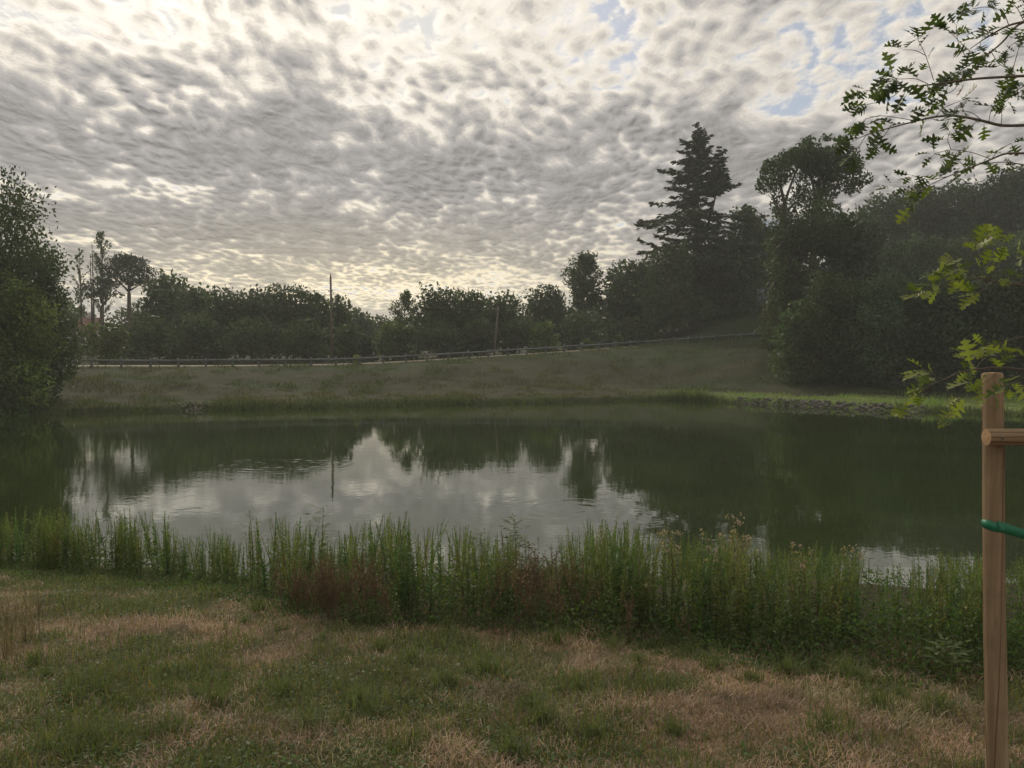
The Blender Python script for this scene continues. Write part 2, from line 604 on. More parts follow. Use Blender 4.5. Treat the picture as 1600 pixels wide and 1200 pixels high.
gx = steps((-320, -80, 12), (-80, -36, 2), (-36, -12, .6), (-12, 12, .13), (12, 40, .6), (40, 100, 2), (100, 320, 12))
gy = steps((-60, -4, 4), (-4, 1.5, .5), (1.5, 13.5, .13), (13.5, 38, 1.2), (38, 56, .4), (56, 100, .6), (100, 160, 3), (160, 320, 12))
GX, GY = np.meshgrid(gx, gy)
gv = np.stack([GX.ravel(), GY.ravel(), height(GX.ravel(), GY.ravel())], -1)
nx = len(gx)
ii = (np.arange(len(gy) - 1)[:, None] * nx + np.arange(nx - 1)[None]).ravel()
gf = np.stack([ii, ii + 1, ii + nx + 1, ii + nx], -1)
M_GROUND, T, out = new_mat('ground')
at_ = T.n('ShaderNodeVertexColor', layer_name='Col')
geo = T.n('ShaderNodeNewGeometry')
nA = T.noise(geo.outputs['Position'], 22.0, 6, 0.65)
nB = T.noise(geo.outputs['Position'], 1.7, 5, 0.6)
nC = T.noise(geo.outputs['Position'], 0.55, 5, 0.65)
f = T.m('ADD', T.m('MULTIPLY_ADD', T.m('SUBTRACT', nA, 0.5), 1.5, 1.0), T.m('ADD', T.m('MULTIPLY', T.m('SUBTRACT', nB, 0.5), 1.2), T.m('MULTIPLY', T.m('SUBTRACT', nC, 0.5), 1.4)))
principled(T, out, T.v('SCALE', at_.outputs[0], f), 0.95, bump(T, T.m('ADD', nA, T.m('MULTIPLY', nB, 2.0)), 0.6, 0.03), 0.1)
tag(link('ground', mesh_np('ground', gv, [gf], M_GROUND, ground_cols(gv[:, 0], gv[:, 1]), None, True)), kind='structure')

# ------------------------------------------------------------------ lane on the far bank
M_ROAD, T, out = new_mat('lane_gravel')
geo = T.n('ShaderNodeNewGeometry')
nA = T.noise(geo.outputs['Position'], 9.0, 6, 0.6)
nB = T.noise(geo.outputs['Position'], 0.5, 4, 0.6)
rc = T.mix(T.smooth(nB, .35, .7), (.36, .31, .24), (.27, .235, .185))
principled(T, out, T.v('SCALE', rc, T.m('MULTIPLY_ADD', nA, 0.6, 0.7)), 0.9, bump(T, nA, 0.3, 0.02), 0.2)
lx = np.arange(-70, 36.1, 1.0)
ly, lz = y_road(lx), z_road(lx)
prof = [(0.05, -0.10), (0.05, 0.03), (1.2, 0.075), (2.4, 0.075), (ROAD_W - .05, 0.03), (ROAD_W - .05, -0.10)]
rv = np.concatenate([np.stack([lx, ly + a, lz + b], -1) for a, b in prof])
m_ = len(lx)
k = np.arange(m_ - 1)
rf = np.concatenate([np.stack([k + j * m_, k + 1 + j * m_, k + 1 + (j + 1) * m_, k + (j + 1) * m_], -1) for j in range(len(prof) - 1)])
tag(link('road', mesh_np('road', rv, [rf], M_ROAD, None, None, True)), kind='structure')

# ------------------------------------------------------------------ water
M_WATER, T, out = new_mat('pond_water')
geo = T.n('ShaderNodeNewGeometry')
pos = geo.outputs['Position']
w1 = T.noise(T.v('MULTIPLY', pos, (1.0, 1.0, 1.0)), 1.1, 3, 0.55, 0.3)
w2 = T.noise(T.v('MULTIPLY', pos, (1.0, 1.6, 1.0)), 4.5, 3, 0.5)
calm = T.smooth(T.noise(pos, 0.12, 3, 0.5), 0.38, 0.62)
h = T.m('ADD', T.m('MULTIPLY', w1, 0.0024), T.m('MULTIPLY', T.m('MULTIPLY', w2, 0.0011), T.m('MULTIPLY_ADD', calm, 0.9, 0.30)))
for (px, py, R, A) in [(425, 727, 2.1, .007), (485, 726, 1.7, .006), (890, 797, 1.6, .005), (800, 745, 1.3, .003)]:     # rings left by fish
    Yr = CAM_H * F / (py - 545.0)
    dd = T.v('DISTANCE', pos, ((px - 800) / F * Yr, Yr, 0.0))
    ring = T.m('SINE', T.m('MULTIPLY', dd, 16.0))
    env = T.m('MULTIPLY', T.smooth(dd, 0.15, 0.5), T.m('SUBTRACT', 1.0, T.smooth(dd, R * 0.6, R)))
    env = T.m('MULTIPLY', env, T.smooth(T.noise(pos, 1.6, 2, .5), .40, .62))
    h = T.m('ADD', h, T.m('MULTIPLY', T.m('MULTIPLY', ring, env), A * 0.16))
bp = T.n('ShaderNodeBump')
bp.inputs['Strength'].default_value = 1.0
bp.inputs['Distance'].default_value = 1.0
T.put(bp.inputs['Height'], h)
murk = T.mix(T.smooth(T.noise(pos, 0.25, 4, 0.6), 0.4, 0.65), (.021, .034, .008), (.030, .047, .011))
b = principled(T, out, murk, 0.015, bp.outputs[0], 0.5, 2.25)
wv = np.array([[-31, 5, 0], [52, 5, 0], [52, 58, 0], [-31, 58, 0]], float)
tag(link('water', mesh_np('water', wv, [np.array([[0, 1, 2, 3]])], M_WATER)), kind='structure')

# ------------------------------------------------------------------ haze
M_HAZE = bpy.data.materials.new('haze_air')
M_HAZE.use_nodes = True
M_HAZE.node_tree.nodes.clear()
T = NT(M_HAZE.node_tree)
out = T.n('ShaderNodeOutputMaterial')
pv = T.n('ShaderNodeVolumePrincipled')
pv.inputs['Color'].default_value = (0.92, 0.97, 0.95, 1)
pv.inputs['Density'].default_value = HAZE = 0.0008
pv.inputs['Anisotropy'].default_value = 0.2
T.t.links.new(pv.outputs[0], out.inputs['Volume'])
g = Geo()
g.box((-325, -65, -2.6), (325, 325, 34))
hz = link('haze', g.mesh('haze', M_HAZE))
tag(hz, 'pale morning haze over the pond', None, None, 'stuff')

# ------------------------------------------------------------------ trees
def tree_base(px, Y):
    x = (px - 800) / F * Y
    return x, Y, gz(x, Y)


def clumps_cards(R, cl, dens, size, dirbias=0.5, shell=0.6, tint=0.42, aspect=1.7, droop=0.0, cap=14000):
    """leaf sprays through the volume of the clumps (cx, cy, cz, rx, ry, rz)"""
    cl = np.asarray(cl, float)
    area = (cl[:, 3] * cl[:, 4] + cl[:, 3] * cl[:, 5] + cl[:, 4] * cl[:, 5])
    n = np.maximum((dens * area).astype(int), 6)
    if n.sum() > cap:
        n = np.maximum((n * cap / n.sum()).astype(int), 5)
    idx = np.repeat(np.arange(len(cl)), n)
    N = len(idx)
    d = R.normal(size=(N, 3)); d /= np.linalg.norm(d, axis=1)[:, None]
    rad = np.where(R.random(N) < shell, R.normal(0.95, 0.13, N), R.random(N) ** 0.5)
    # ragged: the shell swells and sinks with direction
    ph = cl[idx, 0] * 3.1
    rad = rad * (1 + 0.22 * np.sin(d[:, 0] * 5 + ph) * np.cos(d[:, 2] * 4 + ph))
    P = cl[idx, :3] + d * rad[:, None] * cl[idx, 3:6]
    ax = d * dirbias + R.normal(size=(N, 3)) * 0.8
    ax[:, 2] += 0.25 - droop
    ax /= np.linalg.norm(ax, axis=1)[:, None]
    sd = np.cross(ax, R.normal(size=(N, 3))); sd /= np.linalg.norm(sd, axis=1)[:, None] + 1e-9
    L = size * R.uniform(0.6, 1.4, N)[:, None]
    Wd = L / aspect
    V = np.stack([P - ax * L * .5, P + sd * Wd * .5 - ax * L * .05, P + ax * L * .5, P - sd * Wd * .5 + ax * L * .08], 1).reshape(-1, 3)
    q = np.arange(N * 4).reshape(-1, 4)
    ct = R.uniform(1 - tint, 1 + tint, (len(cl), 1)) * (1 + R.normal(0, .06, (len(cl), 3)))
    c = ct[idx] * R.uniform(0.75, 1.3, N)[:, None]
    return V, q, np.repeat(c, 4, 0)


def limb(R, g, a, b, r0, r1, n=5, sag=0.12, sides=5, c=1.0):
    a, b = np.asarray(a, float), np.asarray(b, float)
    t = np.linspace(0, 1, n)[:, None]
    L = np.linalg.norm(b - a)
    mid = R.normal(0, sag * L * 0.5, 3)
    pts = a * (1 - t) + b * t + mid * (t * (1 - t) * 2) + np.array([0, 0, 1]) * (sag * L * t * (1 - t))
    g.tube(pts, np.linspace(r0, r1, n), sides, c)
    return pts


def finish_tree(name, loc, trunk_g, V, q, c, fol, label, cat, group, leaf_name='crown'):
    o = empty(name, loc)
    tag(o, label, cat, group)
    link('trunk', trunk_g.mesh('trunk', M_BARK, True), o)
    if V is not None:
        link(leaf_name, mesh_np(leaf_name, V, [q], fol, c), o)
    return o


TINT = {}


def broadleaf(seed, px, top, wpx, Y, label, style='round', low=0.12, name='tree', cat='tree', group=None, dens=1.0, tint=(1, 1, 1), depth=0.8):
    R = rs(seed)
    x, y, z = tree_base(px, Y)
    H = CAM_H - (top - 545) / F * Y - z
    Wd = wpx / F * Y
    cl = []
    a, b = Wd / 2, Wd / 2 * depth
    z0 = H * low
    nlev = max(4, int(H / max(Wd * 0.16, 0.9)))
    nlev = min(nlev, 11)
    for i in range(nlev):
        t = (i + 0.5) / nlev
        if style == 'round':
            pr = (1 - (2 * abs(t - 0.42) / 1.16) ** 2.4) ** 0.5 if abs(t - .42) < .58 else 0.2
        elif style == 'spiky':
            pr = 0.92 - 0.45 * t ** 2
        elif style == 'dome':
            pr = math.sqrt(max(0.05, 1 - (t * 0.93) ** 2.2))
        elif style == 'column':
            pr = 0.95 * math.sin(math.pi * min(1, 0.18 + t * 0.8)) ** 0.6
        else:
            pr = 0.9
        k = max(3, int(3 + 6 * pr))
        for j in range(k):
            th = (j + R.random()) / k * 2 * math.pi
            rr = pr * (0.72 if j % 3 else 0.35) * R.uniform(0.8, 1.12)
            r = Wd * R.uniform(0.14, 0.23) * (0.65 + 0.45 * pr)
            rz = r * (R.uniform(1.0, 1.5) if style in ('spiky', 'column') else R.uniform(0.65, 0.95))
            cl.append((a * rr * math.cos(th), b * rr * math.sin(th), z0 + (H - z0) * t + R.normal(0, .04) * H, r, r, min(rz, H * .2)))
    cl = [q for q in cl if q[2] + q[5] < H * 1.02 and q[2] - q[5] > -0.2]
    # shoots along the top that break the outline
    nt = 10 if style == 'spiky' else 8
    for j in range(nt):
        u = (j + R.uniform(0.1, 0.9)) / nt * 2 - 1
        env = {'round': 1 - 0.55 * abs(u) ** 2, 'dome': math.sqrt(max(0.02, 1 - u * u)) * .98 + .02, 'column': 1 - .7 * abs(u), 'spiky': 1 - 0.22 * abs(u) ** 2}.get(style, 1)
        hh = z0 + (H - z0) * env * R.uniform(0.86, 0.99)
        r = Wd * R.uniform(.045, .085)
        rz = r * (R.uniform(2.0, 3.6) if style == 'spiky' else R.uniform(0.8, 1.5))
        hh = min(hh, H * 1.01 - rz * 0.8)
        uu = u * (0.82 if style in ('round', 'dome') else 0.7 if style == 'spiky' else 0.3)
        cl.append((a * uu, R.normal(0, b * .3), hh, r, r, rz))
    size = 0.0044 * Y * R.uniform(.8, 1.25)
    V, q, c = clumps_cards(R, cl, dens * 46 / (size * size * 10), size, shell=.62, cap=int(24000 * min(1, .3 + wpx / 130)))
    c = c * np.array(tint)
    g = Geo()
    tr = max(0.09, H * 0.017)
    top_t = np.array([R.normal(0, .02) * H, R.normal(0, .02) * H, H * 0.72])
    g.tube([(0, 0, -0.3), (R.normal(0, .03), 0, H * .12), top_t * .5 + np.array([R.normal(0, .1), 0, 0]), top_t], [tr * 1.25, tr, tr * .65, tr * .2], 7)
    for k in R.choice(len(cl), min(14, len(cl)), False):
        s = R.uniform(0.3, 0.85)
        p0 = np.array([top_t[0] * s, top_t[1] * s, H * 0.72 * s])
        if cl[k][2] > p0[2] - 0.1 * H:
            limb(R, g, p0, cl[k][:3], tr * .4, tr * .09, 5)
    return finish_tree(name, (x, y, z), g, V, q, c, M_FOL, label, cat, group)


G_BAND = 'trees of the belt behind the lane'
G_RIGHT = 'trees of the dark wood on the right bank'
G_UNDER = 'bushes under the tree belt beside the lane'
# left edge, on the water
broadleaf(1, -12, 264, 250, 43.5, 'tall leafy tree at the left edge of the pond, biggest on the left', 'dome', .10, 'broadleaf_tree', tint=(1, 1.02, .95), depth=.9)
broadleaf(2, 66, 396, 100, 46, 'dark rounded tree tucked against the right side of the tall tree at the left edge', 'round', .05, 'broadleaf_tree', tint=(.72, .75, .8))
broadleaf(3, 18, 424, 140, 41.5, 'lighter yellow-green tree in front of the tall tree at the left edge', 'round', .10, 'broadleaf_tree', tint=(1.9, 1.85, 1.0))
broadleaf(4, -12, 545, 96, 40.2, 'low drooping shrub at the left edge touching the water', 'dome', .0, 'shrub', 'shrub', tint=(1.3, 1.3, 1.0))
# the belt of trees behind the lane, left to right
spec = [
    (265, 430, 80, 84, 'spiky', 'grey-green tree just right of the umbrella pine', (1, 1, 1)),
    (305, 449, 62, 80, 'spiky', 'narrow spiky-topped tree, first of the row of upright shoots left of the pole', (1.05, 1.05, .95)),
    (343, 452, 62, 78, 'spiky', 'spiky-topped tree second in the row of upright shoots left of the pole', (1, 1.0, .95)),
    (393, 454, 80, 80, 'spiky', 'spiky-topped tree next to the rounded tree left of the pole', (.95, .95, .95)),
    (448, 446, 92, 79, 'round', 'broad rounded tree left of the utility pole', (.85, .87, .9)),
    (495, 456, 50, 82, 'round', 'small rounded tree whose top touches the left side of the utility pole', (.9, .9, .9)),
    (531, 464, 46, 84, 'spiky', 'small spiky tree whose shoots stand just right of the utility pole', (1, 1, .9)),
    (562, 481, 46, 104, 'round', 'distant rounded tree sloping down to the bright gap in the skyline', (.9, .9, .9)),
    (592, 492, 52, 112, 'round', 'distant low round tree under the bright gap in the skyline', (.9, .9, .9)),
    (688, 451, 78, 82, 'spiky', 'tall bushy tree right of the thin see-through birch', (.92, .92, .92)),
    (735, 456, 66, 83, 'spiky', 'dense bushy tree in the middle of the belt left of the leaning pole', (.95, .97, .9)),
    (787, 459, 72, 85, 'spiky', 'bushy tree directly behind the leaning pole', (.95, .97, .9)),
    (852, 444, 74, 90, 'dome', 'flat-topped spreading tree left of the tall open tree', (.8, .82, .85)),
    (992, 408, 92, 92, 'round', 'dark rounded tree between the little pine and the big fir', (.75, .77, .8)),
]
for i, (px, top, w, Y, st, lab, tn) in enumerate(spec):
    broadleaf(20 + i, px, top, w * 1.22, Y, lab, st, .03, 'broadleaf_tree', group=G_BAND, tint=tn)
# lower growth filling the belt beside the lane
under = [(95, 478, 80, 70, 'dark bush below the house roof at the left'), (165, 500, 84, 67, 'yellowish-green bush below the bare poplars', (1.35, 1.25, .8)),
         (232, 492, 90, 71, 'dark bush under the umbrella pine'), (312, 490, 92, 71, 'dull green bush under the first row of upright shoots'),
         (398, 492, 100, 72, 'broad dull bush under the spiky trees left of the pole'), (476, 496, 92, 72, 'wide dark bush at the foot of the utility pole, on its left'),
         (548, 506, 64, 74, 'olive bush at the foot of the utility pole, on its right'), (573, 524, 36, 71.5, 'small very dark round bush beside the lane below the skyline gap', (.45, .5, .55)),
         (615, 502, 74, 76, 'pale olive bush under the thin birch', (1.2, 1.2, .9)), (690, 500, 86, 78, 'dull bush in the middle of the belt beside the lane'),
         (752, 500, 70, 79, 'dull bush left of the foot of the leaning pole'), (812, 494, 70, 81, 'bush right of the foot of the leaning pole'),
         (851, 500, 52, 79, 'light green young bush under the flat-topped tree', (1.5, 1.5, .9)), (905, 490, 84, 84, 'dark bush under the tall open tree'),
         (965, 496, 70, 86, 'dark bush under the little pine'), (918, 530, 26, 79, 'small pale bush close behind the rail, left one of two', (1.5, 1.45, .9)),
         (1006, 500, 60, 86, 'grey-green bush at the left foot of the big fir', (1.25, 1.25, 1.0)), (966, 524, 20, 81, 'small pale conical bush close behind the rail, right one of two', (1.3, 1.3, 1.0)),
         (640, 512, 44, 76.5, 'small olive bush closing the gap at the foot of the thin birch', (1.0, 1.0, .9)), (700, 520, 44, 77, 'small dull bush low in the middle of the belt', (.9, .95, .9)),
         (558, 556, 12, 65.5, 'tiny straw-yellow bush growing through the rail beside the lane', (3.2, 2.6, 1.4))]
for i, u in enumerate(under):
    px, top, w, Y, lab = u[:5]
    broadleaf(60 + i, px, top, w, Y, lab, 'dome', .0, 'bush', 'bush', G_UNDER, tint=u[5] if len(u) > 5 else (.9, .92, .9), depth=.6)
# before and beside the fir
broadleaf(90, 1050, 384, 116, 86, 'dense broadleaf tree covering the foot of the big fir', 'dome', .0, 'broadleaf_tree', group=G_RIGHT, tint=(1, 1, .95))
broadleaf(91, 1122, 372, 120, 92, 'broad dark tree right of centre in front of the big fir', 'round', .03, 'broadleaf_tree', group=G_RIGHT, tint=(.85, .87, .9))
broadleaf(92, 1166, 322, 80, 94, 'dark slope-shouldered tree between the big fir and the ivy-clad oak', 'dome', .05, 'broadleaf_tree', group=G_RIGHT, tint=(.8, .83, .85))
broadleaf(93, 1108, 462, 140, 91, 'low spreading tree behind the end of the rail', 'round', .0, 'broadleaf_tree', group=G_RIGHT, tint=(.7, .72, .75))
# the wood on the right bank
spec = [
    (1240, 345, 110, 64, 'dome', .0, 'dark tree wrapped round the foot of the ivy-clad oak', (.85, .9, .95)),
    (1312, 326, 110, 66, 'round', .0, 'dense dark tree right of the ivy-clad oak', (.85, .92, .95)),
    (1375, 306, 120, 108, 'dome', .0, 'tall dark tree on the hill in the middle of the wood', (.82, .9, .9)),
    (1440, 292, 120, 112, 'round', .0, 'tall dark tree on the hill, right of the middle of the wood', (.85, .92, .92)),
    (1510, 284, 130, 110, 'dome', .0, 'tall round tree on the hill behind the middle oak sprig', (.85, .92, .92)),
    (1580, 262, 120, 106, 'spiky', .0, 'tallest tree of the hill wood, showing shoots against the sky', (.85, .92, .92)),
    (1660, 262, 150, 104, 'round', .0, 'broad tree at the far right end of the hill wood, cut by the picture edge', (.85, .92, .92)),
    (1342, 330, 110, 88, 'dome', .0, 'mid-height tree between the ivy-clad oak and the hill wood', (.8, .9, .9)),
    (1420, 366, 130, 84, 'round', .0, 'mid-height tree behind the wide-spreading low tree', (.85, .92, .92)),
    (1510, 372, 130, 82, 'dome', .0, 'mid-height tree behind the leafy sprig left of the stake', (.85, .92, .92)),
    (1600, 360, 140, 80, 'round', .0, 'mid-height tree at the right edge above the stake', (.85, .92, .92)),
    (1244, 470, 92, 58, 'dome', .0, 'grey-green bushy tree overhanging the brown slope', (1.1, 1.12, 1.0)),
    (1300, 425, 120, 57, 'dome', .02, 'bushy tree low in the front of the wood, beside the brown slope', (.9, 1.0, .95)),
    (1388, 432, 160, 56, 'round', .06, 'wide-spreading low tree over the dark hollow at the grass shelf', (.85, .95, .95)),
    (1476, 425, 140, 55, 'round', .05, 'low tree behind the leafy sprig left of the wooden stake', (.95, 1.05, .95)),
    (1570, 415, 150, 54, 'dome', .0, 'low dark tree behind the wooden stake', (.85, .95, .95)),
    (1668, 400, 150, 53, 'dome', .0, 'low dark tree at the right picture edge behind the oak', (.85, .95, .95)),
    (1192, 352, 74, 96, 'dome', .0, 'dark tree filling the saddle between the fir and the ivy-clad oak', (.8, .85, .85)),
    (1176, 486, 56, 95, 'dome', .0, 'dark bushy tree just left of the lane-end gate', (.7, .75, .75)),
]
for i, (px, top, w, Y, st, lo, lab, tn) in enumerate(spec):
    vv = [1.0, .72, .72, .5, .66, .5, .7, .8, 1.3, .8, 1.15, 1.2, .8, 1.3, .9, .75, 1.2, .8, .8][i]
    broadleaf(100 + i, px, top, w, Y, lab, st, lo, 'broadleaf_tree', group=G_RIGHT, tint=tuple(np.array(tn) * vv * np.array((1.12 if i % 3 == 0 else .95, 1, .85 if i % 3 == 0 else 1.05))), depth=.7)


# the ivy-clad oak: two leafy stems, a wide thin-edged crown, bare twigs at its left
def ivy_oak():
    R = rs(7)
    Y = 64.0
    px0 = 1255
    x, y, z = tree_base(px0, Y)
    S = Y / F

    def L(px, py, dy=0.0):
        return ((px - px0) * S, dy, CAM_H - (py - 545) * S - z)
    cl = []
    for (px, py, r, rz) in [(1210, 262, 16, 13), (1203, 285, 13, 14), (1225, 258, 15, 12), (1218, 285, 12, 16), (1222, 315, 11, 24), (1224, 345, 13, 24), (1240, 246, 18, 12),
                            (1262, 240, 20, 14), (1285, 244, 20, 14), (1305, 252, 20, 16), (1320, 268, 15, 14), (1324, 288, 12, 12), (1270, 262, 22, 18),
                            (1296, 272, 20, 18), (1272, 290, 15, 22), (1270, 318, 15, 22), (1276, 345, 22, 24), (1310, 295, 14, 12), (1255, 268, 12, 12),
                            (1250, 232, 10, 6), (1276, 228, 10, 6), (1300, 234, 9, 6), (1330, 275, 7, 9), (1195, 268, 8, 8), (1190, 285, 6, 8), (1240, 375, 36, 22), (1290, 375, 40, 20)]:
        for dy in (-1.2, 1.2):
            cl.append((*L(px + R.normal(0, 4), py + R.normal(0, 3), dy + R.normal(0, .7)), r * S * 1.0, r * S * 1.0, rz * S * 1.0))
    V, q, c = clumps_cards(R, cl, 150, 0.25, shell=.45, cap=46000)
    g = Geo()
    base = np.array([0, 0, -.4])
    f1, f2 = np.array(L(1224, 400)), np.array(L(1268, 400))
    for f, tops in ((f1, [(1210, 262), (1226, 256), (1203, 290), (1240, 246)]), (f2, [(1262, 240), (1290, 245), (1312, 258), (1324, 285), (1270, 262)])):
        limb(R, g, base, f, .42, .30, 6, .02, 8)
        k = np.array(L(*((1222, 320) if f is f1 else (1271, 315))))
        limb(R, g, f, k, .30, .2, 5, .02, 7)
        for t in tops:
            limb(R, g, k, L(*t, dy=R.normal(0, 1)), .13, .03, 6, .12)
    for (px, py) in [(1196, 318), (1205, 330), (1190, 305), (1200, 345), (1246, 330), (1240, 312), (1254, 322), (1232, 330), (1330, 305), (1338, 296), (1318, 318), (1300, 318), (1290, 312)]:
        src = (1222, 345) if px < 1240 else (1271, 340) if px < 1280 else (1276, 300)
        p = limb(R, g, L(*src), L(px, py - 14, R.normal(0, .8)), .05, .012, 6, .2, 4)
        for s in (2, 3, 4):
            limb(R, g, p[s], p[s] + R.normal(0, .5, 3) + np.array([0, 0, .3]), .018, .006, 4, .2, 3)
    finish_tree('ivy_clad_oak', (x, y, z), g, V, q, c * np.array((.85, .9, .85)), M_FOL, 'tall ivy-clad oak with two leafy stems and bare twigs above the wood', 'tree', G_RIGHT)


ivy_oak()


# conifers: tiers of drooping boughs with hanging sprays
def conifer(seed, px, top, Y, tiers, label, name='fir_tree', group=None, leaders=(), spread=1.0, size=0.3, nb=9, cat='tree', lowfrac=.05):
    R = rs(seed)
    x, y, z = tree_base(px, Y)
    S = Y / F
    H = CAM_H - (top - 545) * S - z
    g = Geo()
    Vs, cs = [], []

    def stem(ox, hh, rad):
        pts = [(0 if ox == 0 else ox * .5, 0, -.3 if ox == 0 else hh * .55), (ox * .9, 0, hh * .75), (ox, 0, hh)]
        g.tube(pts, [rad, rad * .5, .02], 7)

    def bough(p0, th, L, up, thick):
        n = 9
        t = np.linspace(0, 1, n)
        d = np.array([math.cos(th), math.sin(th), 0])
        pts = p0 + d * (L * t)[:, None] + np.array([0, 0, 1]) * (L * (up * t - 0.62 * t ** 2 + .36 * t ** 3.5))[:, None]
        g.tube(pts, np.linspace(.05, .012, n) * (0.5 + L / 5), 4, 1.0, False)
        m = int(21 * L * thick) + 9
        tt = R.random(m) ** 0.75 * .9 + .1
        ix = np.clip((tt * (n - 1)).astype(int), 0, n - 2)
        fr = tt * (n - 1) - ix
        P = pts[ix] * (1 - fr)[:, None] + pts[ix + 1] * fr[:, None]
        side = np.cross(d, [0, 0, 1])
        sw = R.normal(0, 1, m) * (0.06 + 0.24 * L * (1 - tt) * tt * 1.6)
        P = P + side * sw[:, None] + np.array([0, 0, 1]) * (-np.abs(R.normal(0, .14, m)) * (0.4 + L * .12))[:, None]
        ax = d * 0.75 + side * (np.sign(sw) * R.uniform(.2, 1.0, m))[:, None] + np.array([0, 0, 1]) * R.normal(-.22, .32, m)[:, None]
        ax /= np.linalg.norm(ax, axis=1)[:, None]
        sd = np.cross(ax, R.normal(size=(m, 3)) * .6 + np.array([0, 0, 1])); sd /= np.linalg.norm(sd, axis=1)[:, None]
        Ls = size * min(1, .42 + L * .3) * R.uniform(.7, 1.6, m)[:, None]
        Ws = Ls * .22
        Vs.append(np.stack([P - ax * Ls * .5, P + sd * Ws, P + ax * Ls * .55, P - sd * Ws], 1).reshape(-1, 3))
        cs.append(np.repeat(R.uniform(.7, 1.3, m)[:, None] * np.ones(3) * R.uniform(.8, 1.2), 4, 0))

    stem(0, H, H * .022)
    prof_y = [q[0] for q in tiers]
    prof_w = [q[1] for q in tiers]
    hz_ = H
    k = 0
    while hz_ > H * lowfrac:
        py = top + (H - hz_) / S
        w = np.interp(py, prof_y, prof_w) * S * spread
        b = nb if w > 1 else 6
        for j in range(b):
            th = (j + R.random() * .9) / b * 2 * math.pi + k * 0.7
            bough(np.array([0, 0, hz_ + R.normal(0, .45)]), th, max(.15, w * R.uniform(.45, 1.2) * (1 + .28 * math.sin(2 * th + hz_ * 1.7) + .16 * math.sin(hz_ * 3.1 + th))), R.normal(.16, .20) + 0.45 - 0.35 * min(1, (H - hz_) / H * 2), 1.0)
        hz_ -= max(.35, .28 + w * .16)
        k += 1
    for (lx_, ltop, lw, llow) in leaders:
        ox = (lx_ - px) * S
        hh = CAM_H - (ltop - 545) * S - z
        stem(ox, hh, .16)
        h2 = hh
        while h2 > CAM_H - (llow - 545) * S - z:
            py = ltop + (hh - h2) / S
            w = lw * S * min(1, (py - ltop) / (llow - ltop) + .12)
            for j in range(7):
                bough(np.array([ox, 0, h2]), (j + R.random()) / 7 * 2 * math.pi, max(.2, w * R.uniform(.6, 1.1)), 0.5, 1.0)
            h2 -= .42
    V = np.concatenate(Vs)
    return finish_tree(name, (x, y, z), g, V, np.arange(len(V)).reshape(-1, 4), np.concatenate(cs), M_NEEDLE, label, cat, group)


conifer(5, 1086, 203, 90, [(203, 1), (222, 15), (245, 26), (270, 44), (300, 62), (340, 76), (390, 94), (440, 94), (520, 70)],
        'big fir with two pointed tops, the tallest tree right of centre', group=G_RIGHT, leaders=[(1120, 234, 24, 300)], size=.50, nb=12, lowfrac=.2)
conifer(6, 957, 418, 96, [(418, 2), (432, 14), (450, 17), (520, 22)], 'small pointed pine poking above the belt left of the big fir', 'pine_tree', G_BAND, size=.34, nb=7)


# the umbrella pine and its darker neighbour on the left skyline
def umbrella_pine(seed, px, top, wpx, bottom, Y, label, pads):
    R = rs(seed)
    x, y, z = tree_base(px, Y)
    S = Y / F

    def L(qx, qy, dy=0.0):
        return ((qx - px) * S, dy, CAM_H - (qy - 545) * S - z)
    cl = []
    for (qx, qy, r, rz) in pads:
        for dy in (-1.6, 0, 1.6):
            cl.append((*L(qx + R.normal(0, 2), qy + R.normal(0, 1.5), dy + R.normal(0, .5)), r * S, r * S, rz * S))
    V, q, c = clumps_cards(R, cl, 60, .33, aspect=2.2, cap=12000)
    g = Geo()
    fork = np.array(L(px + 1, bottom))
    g.tube([(0, 0, -.3), tuple(fork * np.array([.5, 1, .5])), tuple(fork)], [.3, .24, .2], 7)
    for (qx, qy, r, rz) in pads[::2]:
        limb(R, g, fork + np.array([0, 0, R.uniform(-.2, .4)]), L(qx, qy, R.normal(0, 1)), .12, .03, 6, .05)
    finish_tree('umbrella_pine', (x, y, z), g, V, q, c, M_NEEDLE, label, 'tree', G_BAND)


umbrella_pine(11, 203, 397, 90, 458, 92, 'dark umbrella pine with a flat round head on the left skyline',
              [(200, 406, 16, 8), (185, 413, 13, 9), (217, 410, 14, 9), (228, 424, 11, 10), (176, 424, 11, 9), (203, 422, 17, 9), (188, 436, 12, 7), (222, 438, 13, 7), (234, 442, 8, 7), (172, 440, 8, 7), (208, 441, 10, 5)])
umbrella_pine(12, 160, 430, 50, 478, 91, 'smaller dark pine between the poplars and the umbrella pine',
              [(160, 440, 9, 6), (148, 448, 9, 7), (170, 446, 10, 7), (155, 458, 12, 8), (172, 460, 9, 6), (142, 462, 7, 6)])


